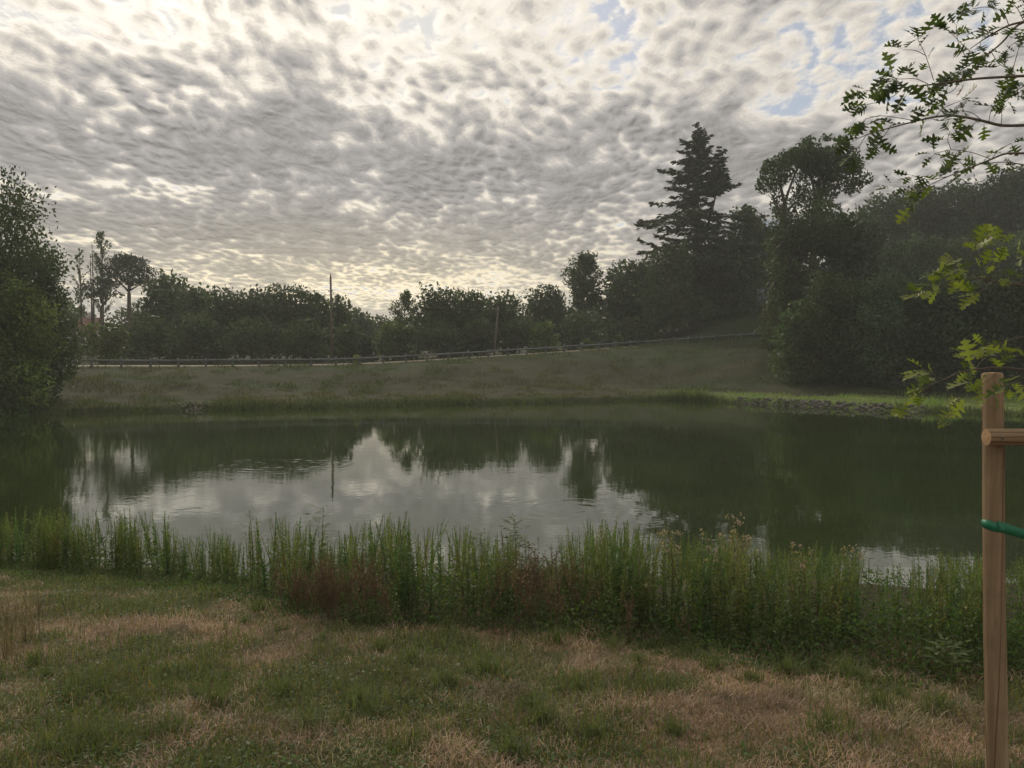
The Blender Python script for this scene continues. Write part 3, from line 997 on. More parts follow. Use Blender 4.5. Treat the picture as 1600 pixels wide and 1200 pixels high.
# thin see-through trees
def sparse_tree(seed, px, top, wpx, Y, label, n, leafy, spread, name, first=.25, tint=(1, 1, 1), card=.22):
    R = rs(seed)
    x, y, z = tree_base(px, Y)
    S = Y / F
    H = CAM_H - (top - 545) * S - z
    Wd = wpx * S / 2
    g = Geo()
    trunk = np.array([[0, 0, -.3], [R.normal(0, .08), 0, H * .3], [R.normal(0, .12), 0, H * .65], [0, 0, H * .99]])
    g.tube(trunk, [H * .012, H * .009, H * .006, .012], 6)
    cl = []
    for i in range(n):
        t = first + (0.97 - first) * (i + R.random()) / n
        th = R.random() * 2 * math.pi
        w = Wd * (math.sin(math.pi * min(1, max(.05, (t - first) / (1 - first) * .85 + .15))) ** .7) * R.uniform(.5, 1.05)
        p0 = np.array([0, 0, H * t - w * (.9 if spread < 1 else .4)])
        p1 = np.array([math.cos(th) * w, math.sin(th) * w, H * t + w * (.5 if spread < 1 else .15)])
        if p1[2] > H * .98:
            p1[2] = H * .98
        pts = limb(R, g, p0, p1, .045, .01, 6, .08, 4)
        for s in (2, 3, 4, 5):
            if R.random() < leafy:
                cl.append((*pts[s], *(np.array([1, 1, 1.25]) * R.uniform(.10, .24) * max(Wd, .8) * .75)))
    V, q, c = clumps_cards(R, cl, 90, card, shell=.3, cap=6500)
    return finish_tree(name, (x, y, z), g, V, q, c * np.array(tint), M_FOL, label, 'tree', G_BAND)


sparse_tree(31, 163, 360, 40, 96, 'taller of the two thin poplars on the left skyline', 46, .9, .5, 'poplar_tree', .35)
sparse_tree(32, 128, 386, 26, 96, 'shorter of the two thin poplars on the left skyline', 34, .75, .5, 'poplar_tree', .35)
sparse_tree(33, 633, 455, 66, 83, 'thin see-through birch left of the bushy middle trees', 46, .75, 1.1, 'birch_tree', .35, (1.3, 1.2, .8))
sparse_tree(34, 913, 397, 78, 92, 'tall open-crowned tree that stands above the belt left of the big fir', 70, .95, 1.0, 'broadleaf_tree', .45, (.85, .87, .85), .3)
sparse_tree(35, 870, 462, 40, 88, 'thin-crowned tree low beside the flat-topped tree', 30, .8, 1.0, 'broadleaf_tree', .4, (.85, .9, .85))
for i, (px, top, lab) in enumerate([(145, 376, 'left one of two bare thin trunks between the poplars'), (148, 356, 'right one of two bare thin trunks between the poplars')]):
    R = rs(300 + i)
    x, y, z = tree_base(px, 95)
    H = CAM_H - (top + 22 - 545) / F * 95 - z
    g = Geo()
    g.tube([(0, 0, -.3), (.05, 0, H * .5), (0, 0, H)], [.13, .09, .02], 6)
    for k in range(12):
        h0 = H * R.uniform(.45, .95)
        limb(R, g, (0.02, 0, h0), (R.normal(0, .22), R.normal(0, .2), h0 + R.uniform(.5, 1.1)), .022, .006, 4, .05, 3)
    o = empty('bare_tree', (x, y, z))
    tag(o, lab, 'tree', 'bare trunks between the poplars')
    link('trunk', g.mesh('trunk', M_BARK, True), o)

# more woodland closing the view behind the belt
for i, (px, top, w, Y) in enumerate([(40, 470, 150, 120), (230, 474, 130, 118), (360, 478, 130, 122), (470, 478, 120, 120), (680, 484, 120, 122), (780, 482, 120, 124),
                                     (880, 470, 120, 126), (1020, 440, 150, 124), (1140, 400, 150, 120), (0, 452, 160, 112), (95, 466, 120, 118), (300, 470, 130, 116), (520, 486, 90, 118), (735, 480, 100, 120), (930, 462, 110, 118), (-90, 420, 200, 112), (-220, 430, 200, 100), (1790, 300, 220, 90), (1930, 320, 240, 80), (1240, 430, 150, 118)]):
    labs = ['far tree filling the gap behind the left-edge trees', 'far tree seen between the umbrella pine and the grey-green tree', 'far tree behind the first row of upright shoots',
            'far tree behind the broad rounded tree left of the pole', 'far tree behind the thin birch', 'far tree behind the leaning pole', 'far tree behind the tall open-crowned tree',
            'far tree behind the dark rounded tree left of the fir', 'far tree behind the big fir', 'far tree low behind the tall tree at the left edge', 'far tree behind the tiled roof at the left', 'far tree behind the grey-green tree right of the umbrella pine', 'far tree behind the utility pole', 'far tree behind the middle of the belt', 'far tree behind the little pine', 'far tree beyond the left picture edge, nearer the frame', 'far tree beyond the left picture edge, further out',
            'tree of the wood beyond the right picture edge, nearer the frame', 'tree of the wood beyond the right picture edge, further out', 'far tree behind the pale-roofed house']
    broadleaf(200 + i, px, top, w, Y, labs[i], 'round', .0, 'broadleaf_tree', group='far trees behind the belt', tint=(.9, .92, .9), dens=.8, depth=.5)

# ------------------------------------------------------------------ rail fence along the lane
M_RAIL = vcol_mat('weathered_rail', (0.14, 0.145, 0.15), 0.85, 6, 0.3)
fence = empty('rail_fence', (0, 64, gz(0, 64)))
tag(fence, 'long low weathered wooden rail fence along the lane on top of the far bank', 'fence')
fx, fy = [-36.0], [float(y_road(np.array([-36.0]))[0])]
while fx[-1] < 27.5:
    h_ = 0.01
    sl = float(y_road(np.array([fx[-1] + .5]))[0] - y_road(np.array([fx[-1] - .5]))[0])
    fx.append(fx[-1] + 1.95 / math.sqrt(1 + sl * sl))
    fy.append(float(y_road(np.array([fx[-1]]))[0]))
fx, fy = np.array(fx), np.array(fy) - 0.55
fz = height(fx, fy)
F0 = np.array([0, 64, gz(0, 64)])
g = Geo()
g.tube([(0, 0, -.3), (0, 0, .66), (0, 0, .70)], [.09, .09, .06], 8)
post_me = g.mesh('post', M_RAIL, False)
R = rs(3)
for i in range(len(fx)):
    o = link('post', post_me, fence, (fx[i] - F0[0], fy[i] - F0[1], fz[i] - F0[2] + R.normal(0, .015)))
    o.rotation_euler = (R.normal(0, .03), R.normal(0, .03), R.random() * 6)
for i in range(len(fx) - 1):
    a = np.array([fx[i], fy[i] - .11, fz[i] + .50]) - F0
    b = np.array([fx[i + 1], fy[i + 1] - .11, fz[i + 1] + .50]) - F0
    g = Geo()
    e = (b - a) / np.linalg.norm(b - a) * .012
    g.tube([a + e, (a + b) / 2 + [0, 0, R.normal(0, .012)], b - e], [.075, .072, .07], 8, R.uniform(.8, 1.2))
    link('rail', g.mesh('rail', M_RAIL, True), fence)

# ------------------------------------------------------------------ poles and wire
M_POLE = vcol_mat('pole_wood', (0.15, 0.125, 0.10), 0.85, 5, 0.3)
M_METAL = vcol_mat('grey_metal', (0.30, 0.30, 0.30), 0.5, 5, 0.1, .5)
pb = np.array(at(519, 562, 69.5))
pb[2] = gz(pb[0], pb[1])
pt = np.array(at(516.5, 432, 69.5))
pole = empty('utility_pole', pb)
tag(pole, 'slim dark utility pole standing upright above the trees left of centre', 'pole')
g = Geo(); g.tube([(0, 0, -.3), (pt - pb) * .5, pt - pb], [.125, .105, .08], 10, .7); link('shaft', g.mesh('shaft', M_POLE, True), pole)
g = Geo(); g.tube([pt - pb - [0, 0, .02], pt - pb + [0, 0, .32]], [.075, .015], 8); link('tip', g.mesh('tip', M_METAL, True), pole)
wz = np.array(at(516.5, 455, 69.5)) - pb
g = Geo(); g.tube([wz + [-.16, 0, 0], wz + [.16, 0, 0]], [.03, .03], 6); g.tube([wz + [.16, 0, -.05], wz + [.16, 0, .12]], [.04, .04], 6); g.tube([wz + [-.16, 0, -.05], wz + [-.16, 0, .12]], [.04, .04], 6)
link('bracket', g.mesh('bracket', M_METAL, False), pole)
lb = np.array(at(771.5, 550, 77)); lb[2] = gz(lb[0], lb[1]); lt = np.array(at(778.5, 481, 76.5))
lp = empty('leaning_pole', lb)
tag(lp, 'shorter pale pole leaning to the right in front of the middle trees', 'pole')
g = Geo(); g.tube([(0, 0, -.3), (lt - lb) * .5, lt - lb], [.095, .085, .075], 10, .95); link('shaft', g.mesh('shaft', M_POLE, True), lp)
g = Geo(); g.tube([lt - lb, lt - lb + [.02, 0, .06]], [.08, .04], 10, .9); link('cap', g.mesh('cap', M_METAL, True), lp)


def wire(a, b, sag, label):
    t = np.linspace(0, 1, 25)[:, None]
    p = a * (1 - t) + b * t - np.array([0, 0, 1]) * (4 * sag * t * (1 - t))
    g = Geo(); g.tube(p, .011, 4, .35)
    tag(link('overhead_wire', g.mesh('overhead_wire', M_METAL, True)), label, 'wire', 'overhead wires')


wire(pb + wz + [.16, 0, .12], lt - [0, 0, .15], .5, 'thin wire hanging between the upright pole and the leaning pole')
wire(pb + wz + [-.16, 0, .12], np.array(at(60, 432, 74)), .7, 'thin wire running left from the upright pole over the belt trees')

# ------------------------------------------------------------------ houses half hidden by the trees
M_WALL = vcol_mat('render_wall', (0.40, 0.37, 0.33), 0.9, 3, .15)
M_TILE = vcol_mat('roof_tile', (0.19, 0.115, 0.09), 0.85, 8, .3)
M_SLATE = vcol_mat('pale_blue_roof', (0.42, 0.50, 0.58), 0.6, 4, .2)
M_GREYW = vcol_mat('blue_grey_wall', (0.24, 0.28, 0.34), 0.8, 4, .2)
M_GLASS = vcol_mat('dark_glass', (0.03, 0.035, 0.04), 0.1, 4, .1, .6)
M_FRAME = vcol_mat('white_frame', (0.7, 0.7, 0.68), 0.6, 4, .1)


def house(name, px, Y, w, d, eave, ridge, rot, wall, roof, label, nrows, chimney=True):
    x, y, z = tree_base(px, Y)
    o = empty(name, (x, y, z)); o.rotation_euler = (0, 0, rot)
    tag(o, label, 'house')
    g = Geo()
    hw, hd = w / 2, d / 2
    g.box((-hw, -hd, -.6), (hw, hd, eave))
    g.add([(-hw, -hd, eave), (-hw, hd, eave), (-hw, 0, ridge - .1)], None, [[0, 1, 2]])
    g.add([(hw, -hd, eave), (hw, hd, eave), (hw, 0, ridge - .1)], None, [[0, 2, 1]])
    link('wall', g.mesh('wall', wall), o)
    g = Geo()
    for s in (-1, 1):
        for k in range(nrows):                                          # courses, each lapping the one below
            a, b = k / nrows, (k + 1.15) / nrows
            y0, y1 = s * (hd + .4) * (1 - a), s * (hd + .4) * (1 - b)
            z0, z1 = eave - .15 + (ridge - eave + .15) * a + .06, eave - .15 + (ridge - eave + .15) * b
            X = hw + .35
            V = [(-X, y0, z0), (X, y0, z0), (X, y1, z1), (-X, y1, z1), (-X, y0, z0 - .09), (X, y0, z0 - .09), (X, y1, z1 - .06), (-X, y1, z1 - .06)]
            g.add(V, [[0, 1, 2, 3], [4, 7, 6, 5], [0, 4, 5, 1], [1, 5, 6, 2], [2, 6, 7, 3], [3, 7, 4, 0]], None, rs(k).uniform(.85, 1.15))
    rf_ = link('roof', g.mesh('roof', roof), o)
    if chimney:
        g = Geo(); g.box((hw * .5, -.3, ridge - .5), (hw * .5 + .6, .3, ridge + .7)); link('chimney', g.mesh('chimney', wall), rf_)
    for wx in (-hw * .55, hw * .45):
        g = Geo(); g.box((wx - .55, -hd - .03, 1.1), (wx + .55, -hd + .02, 2.3)); wn_ = link('window', g.mesh('window', M_FRAME), o)
        g = Geo(); g.box((wx - .46, -hd - .045, 1.19), (wx + .46, -hd - .032, 2.21)); link('pane', g.mesh('pane', M_GLASS), wn_)
    g = Geo(); g.box((-.5, -hd - .04, 0), (.5, -hd + .02, 2.1)); dr = link('door', g.mesh('door', wall), o)
    g = Geo(); g.box((.32, -hd - .09, 1.0), (.42, -hd - .045, 1.05)); link('handle', g.mesh('handle', M_METAL), dr)


house('tile_roofed_house', 121, 108, 5.6, 6.0, 2.9, 5.0, .25, M_WALL, M_TILE, 'house with reddish tiled roof half hidden behind the left trees', 9)
house('pale_roofed_house', 1192, 104, 8.0, 7.0, 5.2, 8.0, -.2, M_GREYW, M_SLATE, 'house with pale bluish roof glimpsed between fir and oak', 9, False)
# blue-grey gate at the end of the lane
gb = np.array(at(1205, 530, 92.5)); gb[2] = gz(gb[0], gb[1])
gt = empty('plank_gate', gb)
tag(gt, 'blue-grey plank gate at the end of the lane under the trees', 'gate')
for k in range(10):
    g = Geo(); g.box((-1.5 + k * .3 + .012, -.03, .1), (-1.5 + (k + 1) * .3 - .012, .03, 2.1 + .03 * (k % 2)), rs(k).uniform(.85, 1.15)); link('plank', g.mesh('plank', M_GREYW), gt)
for sx in (-1.62, 1.62):
    g = Geo(); g.box((sx - .09, -.09, -.2), (sx + .09, .09, 2.4)); link('gate_post', g.mesh('gate_post', M_GREYW), gt)

# ------------------------------------------------------------------ stones along the right of the far shore
M_STONE = vcol_mat('stone', (0.12, 0.112, 0.10), 0.9, 9, .4)
variants = []
for k in range(7):
    R = rs(500 + k)
    th, ph = np.meshgrid(np.arange(7) * 2 * math.pi / 7, np.array([-1.2, -.5, .3, 1.0]))
    V = np.stack([np.cos(th) * np.cos(ph), np.sin(th) * np.cos(ph), np.sin(ph) * .7], -1).reshape(-1, 3)
    V = V * (1 + R.normal(0, .16, (len(V), 1))) * R.uniform(.75, 1.25, 3)
    g = Geo()
    i = (np.arange(3)[:, None] * 7 + np.arange(7)[None]).ravel(); j = (np.arange(3)[:, None] * 7 + (np.arange(7)[None] + 1) % 7).ravel()
    g.add(V, np.stack([i, j, j + 7, i + 7], -1), [[21, 21 + q, 21 + q + 1] for q in range(1, 6)], R.uniform(.7, 1.35))
    variants.append(g.mesh('stone', M_STONE))
rip = empty('stone_edging', (14.5, float(y_far(np.array([14.5]))[0]), 0.1))
tag(rip, 'rough row of pale stones lining the far waterline at the right', 'stones')
R = rs(9)
n_st = 0
while n_st < 280:
    px = R.uniform(1135, 1445)
    if R.random() > np.interp(px, [1135, 1180, 1400, 1445], [.35, 1, 1, .2]):
        continue
    xx = (px - 800) / F * np.interp(px, [1130, 1300, 1445], [51.5, 45.6, 43])
    yy = float(y_far(np.array([xx]))[0]) + R.uniform(-.15, .75)
    zz = gz(xx, yy)
    o = link('stone', variants[R.integers(7)], rip, (xx - rip.location[0], yy - rip.location[1], zz - rip.location[2] + .04))
    s_ = R.uniform(.045, .115)
    o.scale = (s_ * 1.2, s_, s_); o.rotation_euler = (R.normal(0, .3), R.normal(0, .3), R.random() * 6)
    n_st += 1
rip2 = empty('stone_patch', (-24.0, float(y_far(np.array([-24.0]))[0]), 0.1))
tag(rip2, 'small patch of pale stones at the left of the far waterline', 'stones')
for k in range(40):
    px = R.normal(297, 10)
    xx = (px - 800) / F * 43.6
    yy = float(y_far(np.array([xx]))[0]) + R.uniform(-.15, .7)
    o = link('stone', variants[R.integers(7)], rip2, (xx - rip2.location[0], yy - rip2.location[1], gz(xx, yy) - rip2.location[2] + .03))
    s_ = R.uniform(.04, .09); o.scale = (s_ * 1.2, s_, s_); o.rotation_euler = (R.normal(0, .3), R.normal(0, .3), R.random() * 6)


# ------------------------------------------------------------------ grass and sedge (blades)
def blades(R, x, y, z, hgt, wid, lean, col, bend=0.5):
    """curved tapering blades: two quads and a tip each"""
    N = len(x)
    th = R.random(N) * 2 * math.pi
    dx, dy = np.cos(th), np.sin(th)
    ln = lean
    P0 = np.stack([x, y, z], -1)
    h1 = hgt * 0.55
    P1 = P0 + np.stack([dx * np.sin(ln * .6) * h1, dy * np.sin(ln * .6) * h1, np.cos(ln * .6) * h1], -1)
    l2 = np.minimum(ln * (1 + bend), 1.75)
    h2 = hgt * 0.45
    P2 = P1 + np.stack([dx * np.sin(l2) * h2, dy * np.sin(l2) * h2, np.cos(l2) * h2], -1)
    a2 = th + math.pi / 2 + R.normal(0, .5, N)
    s = np.stack([np.cos(a2), np.sin(a2), np.zeros(N)], -1) * (wid * .5)[:, None]
    V = np.stack([P0 - s, P0 + s, P1 + s * .75, P1 - s * .75, P2], 1).reshape(-1, 3)
    b = np.arange(N) * 5
    q = np.stack([b, b + 1, b + 2, b + 3], -1)
    t = np.stack([b + 3, b + 2, b + 4], -1)
    return V, q, t, np.repeat(col, 5, 0)


def scatter_near(R, n, ymin, ymax):
    """points over the near bank, denser close to the eye"""
    out = []
    u = R.random(n)
    y = ymin * (ymax / ymin) ** u
    x = (R.random(n) * 2 - 1) * (0.78 * y + 0.6)
    return x, y


R = rs(101)
x, y = scatter_near(R, 270000, 2.8, 11.0)
keep = (y < front_line(x) + .9) & (height(x, y) > .12)
x, y = x[keep], y[keep]
gm = green_mask(x, y) + 0.22 * fbm(x * 3.5, y * 3.5, 3, 43) + R.normal(0, .34, len(x))
isg = gm > 0.50
# straw, cut and fallen every way
xs_, ys_ = x[~isg], y[~isg]
N = len(xs_)
tone = R.uniform(.55, 1.35, N)[:, None] * (np.array([1, 1, 1]) + R.normal(0, .05, (N, 3)))
pale = (R.random(N) < .04)[:, None]
patch = np.clip(.95 + .45 * fbm(xs_ * 2.6, ys_ * 2.6, 3, 191), .5, 1.5)[:, None]
olive = sstep(fbm(xs_ * 1.3, ys_ * 1.3, 3, 193), -.1, .7)[:, None]
tone = np.where(pale, tone * 1.6, tone * patch) * (1 + olive * (np.array([.80, .95, .85]) - 1))
clod = np.clip(0.5 + 0.7 * fbm(xs_ * 3.0, ys_ * 3.0, 3, 91), .1, 1.4)
V, q, t, c = blades(R, xs_, ys_, height(xs_, ys_) - .004 + .02 * R.random(N) * clod, R.uniform(.025, .09, N) * (.6 + .6 * clod), R.uniform(.0022, .0042, N) * (1 + ys_ * .10),
                    np.clip(R.normal(1.15, .32, N), .1, 1.55), tone, .25)
tag(link('dry_grass', mesh_np('dry_grass', V, [q, t], M_STRAW, c)), 'short dry straw-coloured grass on the near bank', kind='stuff')
xg, yg = x[isg], y[isg]
N = len(xg)
tuft = np.clip(0.55 + 0.9 * fbm(xg * 2.2, yg * 2.2, 3, 95), .25, 1.6)
tone = R.uniform(.6, 1.35, N)[:, None] * np.array([1, 1, 1]) * (1 + R.normal(0, .06, (N, 3)))
tone = tone * np.where((R.random(N) < .12)[:, None], np.array([2.0, 1.3, 1.4]), 1.0)
V, q, t, c = blades(R, xg, yg, height(xg, yg) - .005, R.uniform(.04, .11, N) * (.35 + .75 * tuft), R.uniform(.003, .0052, N) * (1 + yg * .08), np.clip(np.abs(R.normal(.55, .35, N)), .05, 1.4), tone, .8)
tag(link('green_grass', mesh_np('green_grass', V, [q, t], M_GRASS, c)), 'short green grass in patches on the near bank', kind='stuff')

# clover and other small broad leaves among the grass
R = rs(109)
x, y = scatter_near(R, 26000, 2.9, 10.5)
k = (green_mask(x, y) + .3 * fbm(x * 2.4, y * 2.4, 3, 301) > .62) & (y < front_line(x) + .5)
x, y = x[k], y[k]
n = len(x)
P = np.stack([x, y, height(x, y) + R.uniform(.01, .045, n)], -1)
a = R.random(n) * 6.283
d = np.stack([np.cos(a), np.sin(a), R.normal(.1, .35, n)], -1); s = np.stack([-np.sin(a), np.cos(a), R.normal(0, .3, n)], -1)
L = R.uniform(.010, .030, n)[:, None]
V = np.stack([P - d * L * .5, P + s * L * .42, P + d * L * .5, P - s * L * .42], 1).reshape(-1, 3)
tag(link('clover', mesh_np('clover', V, [np.arange(n * 4).reshape(-1, 4)], M_GRASS, np.repeat(R.uniform(.55, 1.2, n)[:, None] * np.array([.75, 1.1, .8]), 4, 0))), 'clover and small broad leaves among the short grass', kind='stuff')

# grass of the far bank and sedge at its foot
R = rs(102)
n = 70000
x = R.uniform(-34, 34, n)
tt = R.random(n) ** 1.2
yf_, yr_ = y_far(x), y_road(x)
y = yf_ + .35 + (yr_ - yf_ - .8) * tt
gtone = R.uniform(.55, 1.25, n)[:, None] * np.where(fbm(x * .15, y * .3, 3, 61)[:, None] + .02 * np.clip(x, 0, 25)[:, None] > .15, np.array([.85, .92, .85]), np.array([1.15, .92, 1.15]))
clump = np.clip(.4 + fbm(x * .8, y * .8, 3, 71), .15, 1.6)
gtone = gtone * .8
shelf_ = (sstep(x, 7, 13) * (1 - sstep(tt, .16, .24)))[:, None]
gtone = gtone * (1 + shelf_ * np.array([1.3, 1.7, .8]))
V, q, t, c = blades(R, x, y, height(x, y) - .03, R.uniform(.14, .42, n) * clump, R.uniform(.025, .055, n), np.clip(np.abs(R.normal(.5, .35, n)), .05, 1.4), gtone, .6)
tag(link('bank_grass', mesh_np('bank_grass', V, [q, t], M_GRASS, c)), 'rough grass over the far bank below the lane', kind='stuff')
n = 22000
x = R.uniform(-33, 36, n)
cl_ = fbm(x * .35, x * 0 + 4, 4, 81)
px_ = 800 + x / y_far(x) * F
dens_ = np.where(px_ < 1140, .35 + .9 * np.clip(cl_ + .35, 0, 1), .10 + .5 * (np.exp(-((px_ - 1220) / 6) ** 2) + np.exp(-((px_ - 1155) / 10) ** 2) + (px_ > 1440)))
k = R.random(n) < dens_
x = x[k]; n = len(x)
y = y_far(x) + R.normal(.15, .22, n)
hh = np.clip(.28 + .30 * fbm(x * .5, x * 0 + 8, 3, 83) + .55 * np.exp(-((800 + x / 51 * F - 1085) / 45) ** 2), .12, 1.0)
V, q, t, c = blades(R, x, y, np.maximum(height(x, y), -.05) - .03, R.uniform(.4, 1.1, n) * hh, R.uniform(.02, .04, n), np.clip(np.abs(R.normal(.35, .25, n)), .05, 1.2), R.uniform(.45, 1.15, n)[:, None] * np.array([.9, 1, .85]), .7)
tag(link('shore_sedge', mesh_np('shore_sedge', V, [q, t], M_GRASS, c)), 'low dark sedge along the far waterline', kind='stuff')

# taller tufts one can tell apart on the near bank
R = rs(103)
tuft_me = []
for k in range(6):
    n = 130
    r = np.abs(R.normal(0, .06, n)); a = R.random(n) * 6.283
    V, q, t, c = blades(R, r * np.cos(a), r * np.sin(a), np.zeros(n) - .01, R.uniform(.08, .20, n), R.uniform(.004, .006, n), np.clip(np.abs(R.normal(.5, .3, n)), .05, 1.3), R.uniform(.7, 1.35, n)[:, None] * np.ones(3), .8)
    tuft_me.append(mesh_np('grass_tuft', V, [q, t], M_GRASS, c))
TUFT = [(560, 1105), (575, 1120), (435, 1085), (330, 1100), (300, 1085), (265, 1150), (215, 1040), (60, 1060), (40, 1040), (150, 1085), (250, 1160), (400, 960), (375, 975), (700, 1075), (640, 1040), (760, 1050),
        (830, 1110), (850, 1130), (905, 1085), (680, 1150), (1000, 1050), (1075, 1035), (1120, 1060), (1180, 1080), (1240, 1070), (1350, 1085), (1330, 1075), (1380, 1120), (930, 1150), (1060, 1150), (480, 1150), (120, 1170),
        (1480, 1130), (1300, 1170), (800, 1180), (590, 1015), (500, 1005), (870, 1010), (960, 1020), (1420, 1105)]
for i, (px, py) in enumerate(TUFT):
    k_ = (py - 545) / F
    Y = 1.52 / (k_ - .13); X = (px - 800) / F * Y
    o = link('grass_tuft', tuft_me[i % 6], None, (X, Y, gz(X, Y)))
    o.rotation_euler = (0, 0, R.random() * 6); s_ = R.uniform(.6, 1.1); o.scale = (s_ * 1.2, s_ * 1.2, s_)
    tag(o, 'dark green tuft of longer grass in the turf ' + ('left of centre' if px < 800 else 'right of centre'), 'grass tuft', 'longer grass tufts ' + ('left of centre' if px < 800 else 'right of centre'))

R = rs(113)
for i, (px, py) in enumerate([(8, 985), (28, 1000), (-20, 970), (48, 965), (-5, 1030)]):
    k_ = (py - 545) / F
    Y = 1.52 / (k_ - .13); X = (px - 800) / F * Y
    n = 60
    r = np.abs(R.normal(0, .10, n)); a = R.random(n) * 6.283
    V, q, t, c = blades(R, r * np.cos(a), r * np.sin(a), np.zeros(n) - .01, R.uniform(.18, .48, n), R.uniform(.004, .006, n), np.clip(np.abs(R.normal(.35, .25, n)), .02, 1.2), R.uniform(.3, .8, n)[:, None] * np.array([.9, 1, .9]), .9)
    o = link('dry_grass_tuft', mesh_np('dry_grass_tuft', V, [q, t], M_STRAW, c), None, (X, Y, gz(X, Y)))
    tag(o, 'tall tuft of pale dry grass at the left edge of the near bank', 'grass tuft', 'tall dry grass tufts at the left edge')

# ------------------------------------------------------------------ the tall weeds at the water's edge
_TP = np.array([(-100, 800), (0, 806), (100, 806), (200, 808), (250, 806), (290, 850), (330, 838), (350, 836), (375, 856), (395, 808), (430, 808), (470, 822), (520, 850), (560, 812), (600, 806), (650, 826), (700, 818),
                (750, 842), (800, 838), (850, 868), (870, 885), (885, 846), (930, 812), (1000, 826), (1060, 842), (1150, 838), (1200, 855), (1260, 858), (1320, 862), (1350, 868), (1385, 905), (1420, 885), (1450, 872), (1500, 864), (1540, 870), (1600, 880), (1700, 885), (2000, 890)])


def weed_cards(R, n_leaf, h=1.0):
    """a horseweed: many narrow upswept leaves round a straight stem, loose flower spikes on top; unit height"""
    t = np.sort(R.random(n_leaf) ** .8) * .97 + .03
    th = np.arange(n_leaf) * 2.4 + R.normal(0, .3, n_leaf)
    L = (0.118 - 0.092 * t) * R.uniform(.7, 1.3, n_leaf)
    L = np.where(t < .25, L * (.35 + t * 2.4), L)
    up = 0.55 + 0.5 * t + R.normal(0, .2, n_leaf)
    d = np.stack([np.cos(th) * np.cos(up), np.sin(th) * np.cos(up), np.sin(up)], -1)
    bx = 0.012 * np.sin(t * 5 + R.random() * 6)
    P = np.stack([bx, bx * .5, t], -1)
    s = np.stack([-np.sin(th), np.cos(th), R.normal(0, .4, n_leaf)], -1)
    W = L * R.uniform(.11, .17, n_leaf)
    dn = np.array([0, 0, -1]) * (L * .18)[:, None]
    V = np.stack([P, P + d * (L * .5)[:, None] + s * W[:, None], P + d * L[:, None] + dn, P + d * (L * .5)[:, None] - s * W[:, None]], 1).reshape(-1, 3)
    q = np.arange(n_leaf * 4).reshape(-1, 4)
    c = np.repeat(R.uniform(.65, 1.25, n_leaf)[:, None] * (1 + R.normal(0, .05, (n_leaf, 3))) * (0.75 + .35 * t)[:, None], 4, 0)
    return V, q, c


R = rs(104)
wv_, stem_me = [], []
for k in range(8):
    V, q, c = weed_cards(R, [120, 95, 130, 80, 120, 110, 70, 130][k])
    c = c * np.array([(1, 1, 1), (1.3, 1.1, .9), (.8, .95, .9), (1.45, 1.15, .85), (.9, 1.05, .9), (1.15, 1.1, 1), (1.5, 1.05, .8), (.75, .85, .85)][k])
    if k in (1, 3, 5, 6):                                     # side shoots near the top
        parts = [(V, c)]
        for b in range(4):
            keep = np.repeat(R.random(len(V) // 4) < .28, 4)
            Vb = (V[keep] * .36) @ np.array(Matrix.Rotation(R.uniform(.3, .7), 3, 'X').to_3x3()).T
            Vb = Vb @ np.array(Matrix.Rotation(b * 1.6 + R.random(), 3, 'Z')).T + [0, 0, R.uniform(.48, .72)]
            parts.append((Vb, c[keep]))
        V = np.concatenate([a for a, _ in parts]); c = np.concatenate([b for _, b in parts]); q = np.arange(len(V)).reshape(-1, 4)
    bow = R.uniform(-.10, .10, 2)                             # none grows quite straight
    V = V + np.stack([bow[0] * V[:, 2] ** 2, bow[1] * V[:, 2] ** 2, 0 * V[:, 2]], -1)
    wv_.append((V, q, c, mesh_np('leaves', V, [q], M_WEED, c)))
    g = Geo(); g.tube([(0, 0, -.05), (bow[0] * .25, bow[1] * .25, .5), (bow[0], bow[1], 1)], [.0085, .006, .002], 5); stem_me.append(g.mesh('tall_weed', M_STALK, True))


def weed_spots(R, n):
    out = []
    while len(out) < n:
        px = R.uniform(-220, 1960)
        # depth between the front line and the water, measured on the ray of this column
        Y0 = float(front_line(np.array([(px - 800) / F * 6.5]))[0])
        X = (px - 800) / F * Y0
        Y0 = float(front_line(np.array([X]))[0]) + .25
        Y1 = float(y_near(np.array([(px - 800) / F * 10.4]))[0]) + .15
        Y = Y0 + (Y1 - Y0) * R.random() ** 1.25
        X = (px - 800) / F * Y
        top = np.interp(px, _TP[:, 0], _TP[:, 1]) + abs(R.normal(0, 30)) - 8 + 9 * vnoise(np.array([px / 16.0]), np.array([Y * 2]), 6)[0]
        if R.random() < .25:
            top += R.uniform(10, 60)
        z = max(gz(X, Y), -.1)
        h = CAM_H - (top - 545) / F * Y - z
        # patches of dry growth keep the tall green ones further back
        if -2.2 < X < -1.05 and Y < 8.0 and R.random() < .75:
            continue
        if vnoise(np.array([px / 38.0]), np.array([2.0]), 9)[0] > .35 and R.random() < .6:
            continue
        if 803 < px < 882 and R.random() < .9:
            continue
        if 1345 < px < 1450 and R.random() < .45:
            continue
        if h < .3:
            continue
        out.append((Y, X, z, min(h, 1.22) * (1 if h < 1.22 else R.uniform(.85, 1))))
    return out


spots = weed_spots(R, 1600)
